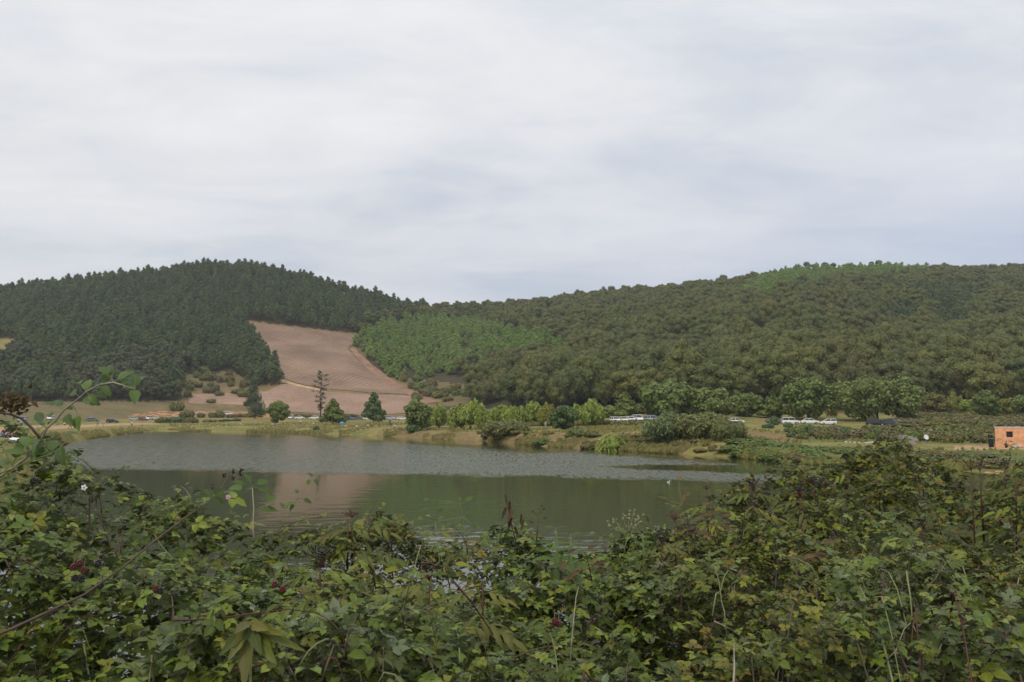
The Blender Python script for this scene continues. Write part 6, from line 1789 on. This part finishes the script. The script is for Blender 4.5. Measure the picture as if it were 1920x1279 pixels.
umbel(735, 985, 3.5, .2, 'small brown seed head right of the bright elder top', .022, 22, 'dead')
umbel(1730, 890, 4.7, .25, 'dark seed head in the dip right of the hump', .03, 22, 'berry')
umbel(1325, 912, 4.0, .25, 'reddish brown seed head leaning left at the foot of the rise', .03, 26, 'red_leaf')
def seed_head():
    base = P(75, 822, 2.1); r = empty('dried_flower_head', base); tag(r, 'dark red dried flower head on a brown stem at the left edge', 'flower')
    pts = [P(x, y, 2.1) - base for x, y in ((75, 822), (60, 803), (42, 786), (20, 777), (0, 774), (-20, 778))]
    mb = MB(); mb.tube(pts, [.0034, .0036, .0036, .003, .0028, .0026], 6); mb.build('stem', M['cane'], r, True)
    mb = MB()
    for i in range(130):
        x = random.gauss(22, 17); y = 757 + random.gauss(0, 10) - (x - 22) * .12
        c = P(x, y, 2.1 + random.gauss(0, .02)) - base
        leaflet(mb, c, (random.gauss(0, 1), random.gauss(0, .6), random.gauss(0, 1)), (random.gauss(0, .6), -1, random.gauss(.2, .5)), random.uniform(.010, .020), random.uniform(.006, .011), 0, .3, .5, 3, .2, random.random())
    mb.build('seed_scales', M['red_leaf'], r)['kind'] = 'stuff'
    mb = MB(); mb.tube([P(0, 774, 2.1) - base, P(8, 765, 2.1) - base, P(22, 758, 2.1) - base], [.0025, .002, .002], 5); mb.build('stalk', M['cane_red'], r)
seed_head()
def blossom(px, py, Y, mat, label, r0=.014):
    c = P(px, py, Y); r = empty('bramble_flower', c); tag(r, label, 'flower')
    mb = MB(); flower(mb, (0, 0, 0), r0); mb.build('petals', M[mat], r)
    mb = MB(); mb.ball((0, -.002, 0), r0 * .28); mb.build('centre', M['bud'], r)
    mb = MB(); mb.tube([(0, .004, 0), (0.004, .02, -.05)], .0011, 4); mb.build('stalk', M['cane_green'], r)
blossom(158, 914, 2.75, 'petal', 'single white bramble flower above the left hedge', .011)
blossom(428, 932, 2.6, 'petal_pink', 'single pink bramble flower beside the long cane', .009)
def blackberry(px, py, Y, red, label):
    c = P(px, py, Y); r = empty('blackberry', c); tag(r, label, 'berry', 'blackberries in the hedge')
    mb = MB()
    for i in range(20):
        z = 1 - 2 * (i + .5) / 20; q = math.sqrt(1 - z * z); a = i * 2.4
        mb.ball((math.cos(a) * q * .0065, math.sin(a) * q * .0065, z * .0075), .0027)
    mb.build('drupelets', M['berry_red' if red else 'berry'], r, True)
    mb = MB(); mb.tube([(0, 0, .007), (0, .006, .03)], .0009, 4); mb.build('stalk', M['cane_green'], r)
for i, (x, y, red) in enumerate(((150, 1056, 1), (138, 1063, 1), (157, 1070, 1), (184, 1056, 0), (140, 1084, 0), (153, 1086, 0), (292, 1104, 1), (188, 1098, 0), (62, 902, 0), (300, 1108, 0), (530, 1105, 1), (515, 1096, 1), (1040, 1165, 1), (1048, 1170, 1), (1500, 1075, 0), (1515, 1070, 0))):
    s_ = float(np.interp(x, [0, 600, 1100, 1600], [2.12, 2.2, 2.35, 3.2])) 
    blackberry(x, y, s_, red, 'unripe red blackberry among the leaves' if red else 'ripe black blackberry among the leaves')
# bare twigs lying over the hedge
for nm, path, Y, r0, mt, label in (
 ('red_cane', [(322, 1162), (360, 1163), (420, 1158), (480, 1150), (540, 1142), (600, 1150)], 1.8, .0026, 'cane_red', 'dark red cane running level above the drooping leaves'),
 ('red_cane', [(326, 1165), (325, 1145), (322, 1118)], 1.8, .0024, 'cane', 'short upright brown stub at the left end of the red cane'),
 ('bare_twig', [(1375, 1290), (1377, 1250), (1376, 1205)], 2.1, .003, 'cane_pale', 'pale upright twig at the bottom, right of centre'),
 ('bare_twig', [(1340, 1165), (1370, 1180), (1400, 1200), (1425, 1225)], 2.5, .0022, 'cane_pale', 'pale twig slanting down above the upright one'),
 ('bare_twig', [(1640, 1260), (1680, 1220), (1695, 1180), (1715, 1160)], 2.4, .0024, 'cane_pale', 'pale curved twig beside the dark hollow'),
 ('bare_twig', [(1755, 1235), (1770, 1195), (1785, 1160)], 2.4, .0022, 'cane_pale', 'pale twig rising over the dark hollow'),
 ('bare_twig', [(330, 1180), (345, 1230), (335, 1290)], 2.0, .0018, 'cane_pale', 'thin forked twig between the grey-green leaves at the bottom left'),
 ('bare_twig', [(960, 1235), (1000, 1218), (1050, 1208), (1110, 1218)], 2.2, .0020, 'cane', 'brown twig arching low in the middle of the hedge'),
 ('bare_twig', [(1068, 1260), (1072, 1200), (1080, 1120), (1085, 1100)], 2.4, .0020, 'cane_pale', 'pale thin stem standing in the middle of the hedge'),
 ('bare_twig', [(1790, 1060), (1796, 1090), (1800, 1110)], 3.0, .002, 'cane_pale', 'short pale twig right of the tall dark red stem'),
 ('bare_twig', [(10, 1050), (30, 1090), (50, 1140), (55, 1180)], 2.1, .0020, 'cane', 'thin brown twig hanging at the left edge'),
 ('red_cane', [(850, 1090), (885, 1130), (925, 1190)], 2.2, .0030, 'cane_red', 'dark cane slanting through the gap in the middle'),
 ('red_cane', [(1900, 1170), (1860, 1230), (1830, 1280)], 2.4, .0034, 'cane_red', 'dark red cane slanting in the lower right corner')):
    shoot(nm, path, Y, Y + .1, r0, mt, [], OVM, 'fresh', label, 'twig')
# autumn-coloured sprays
for x, y, Y, nlab in ((1345, 985, 3.7, 'spray of red-brown leaves at the foot of the rise'), (1290, 960, 3.9, 'spray of reddish leaves beside the dark red seed head'), (1500, 1045, 3.3, 'spray of brown leaves in the middle of the right hedge'), (1700, 1030, 3.5, 'spray of rusty leaves right of the hump'), (840, 1065, 2.7, 'spray of orange and purple leaves over the dark gap'), (1105, 1045, 3.1, 'spray of orange-brown leaves right of the nettles'), (1530, 1160, 2.6, 'spray of yellow-brown leaves low on the right'), (700, 1060, 2.8, 'spray of brownish leaves under the bright elder top'), (1890, 1190, 2.6, 'spray of dark red leaves at the right edge'), (1640, 905, 4.6, 'spray of purplish leaves on the hump'), (1760, 960, 4.2, 'spray of purplish leaves in the dip right of the hump'), (1440, 965, 4.0, 'spray of brown leaves on the rising slope')):
    lv = [(x + random.gauss(0, 28), y + random.gauss(0, 18)) for _ in range(12)]
    shoot('autumn_spray', [(x + 5, y + 45), (x, y + 20), (x - 5, y), (x - 12, y - 14)], Y, Y - .05, .002, 'cane_red', lv, SLM + OVM, random.choice(('red_leaf', 'red_leaf', 'bramble_dry')), nlab, 'spray', .7, 'stem')
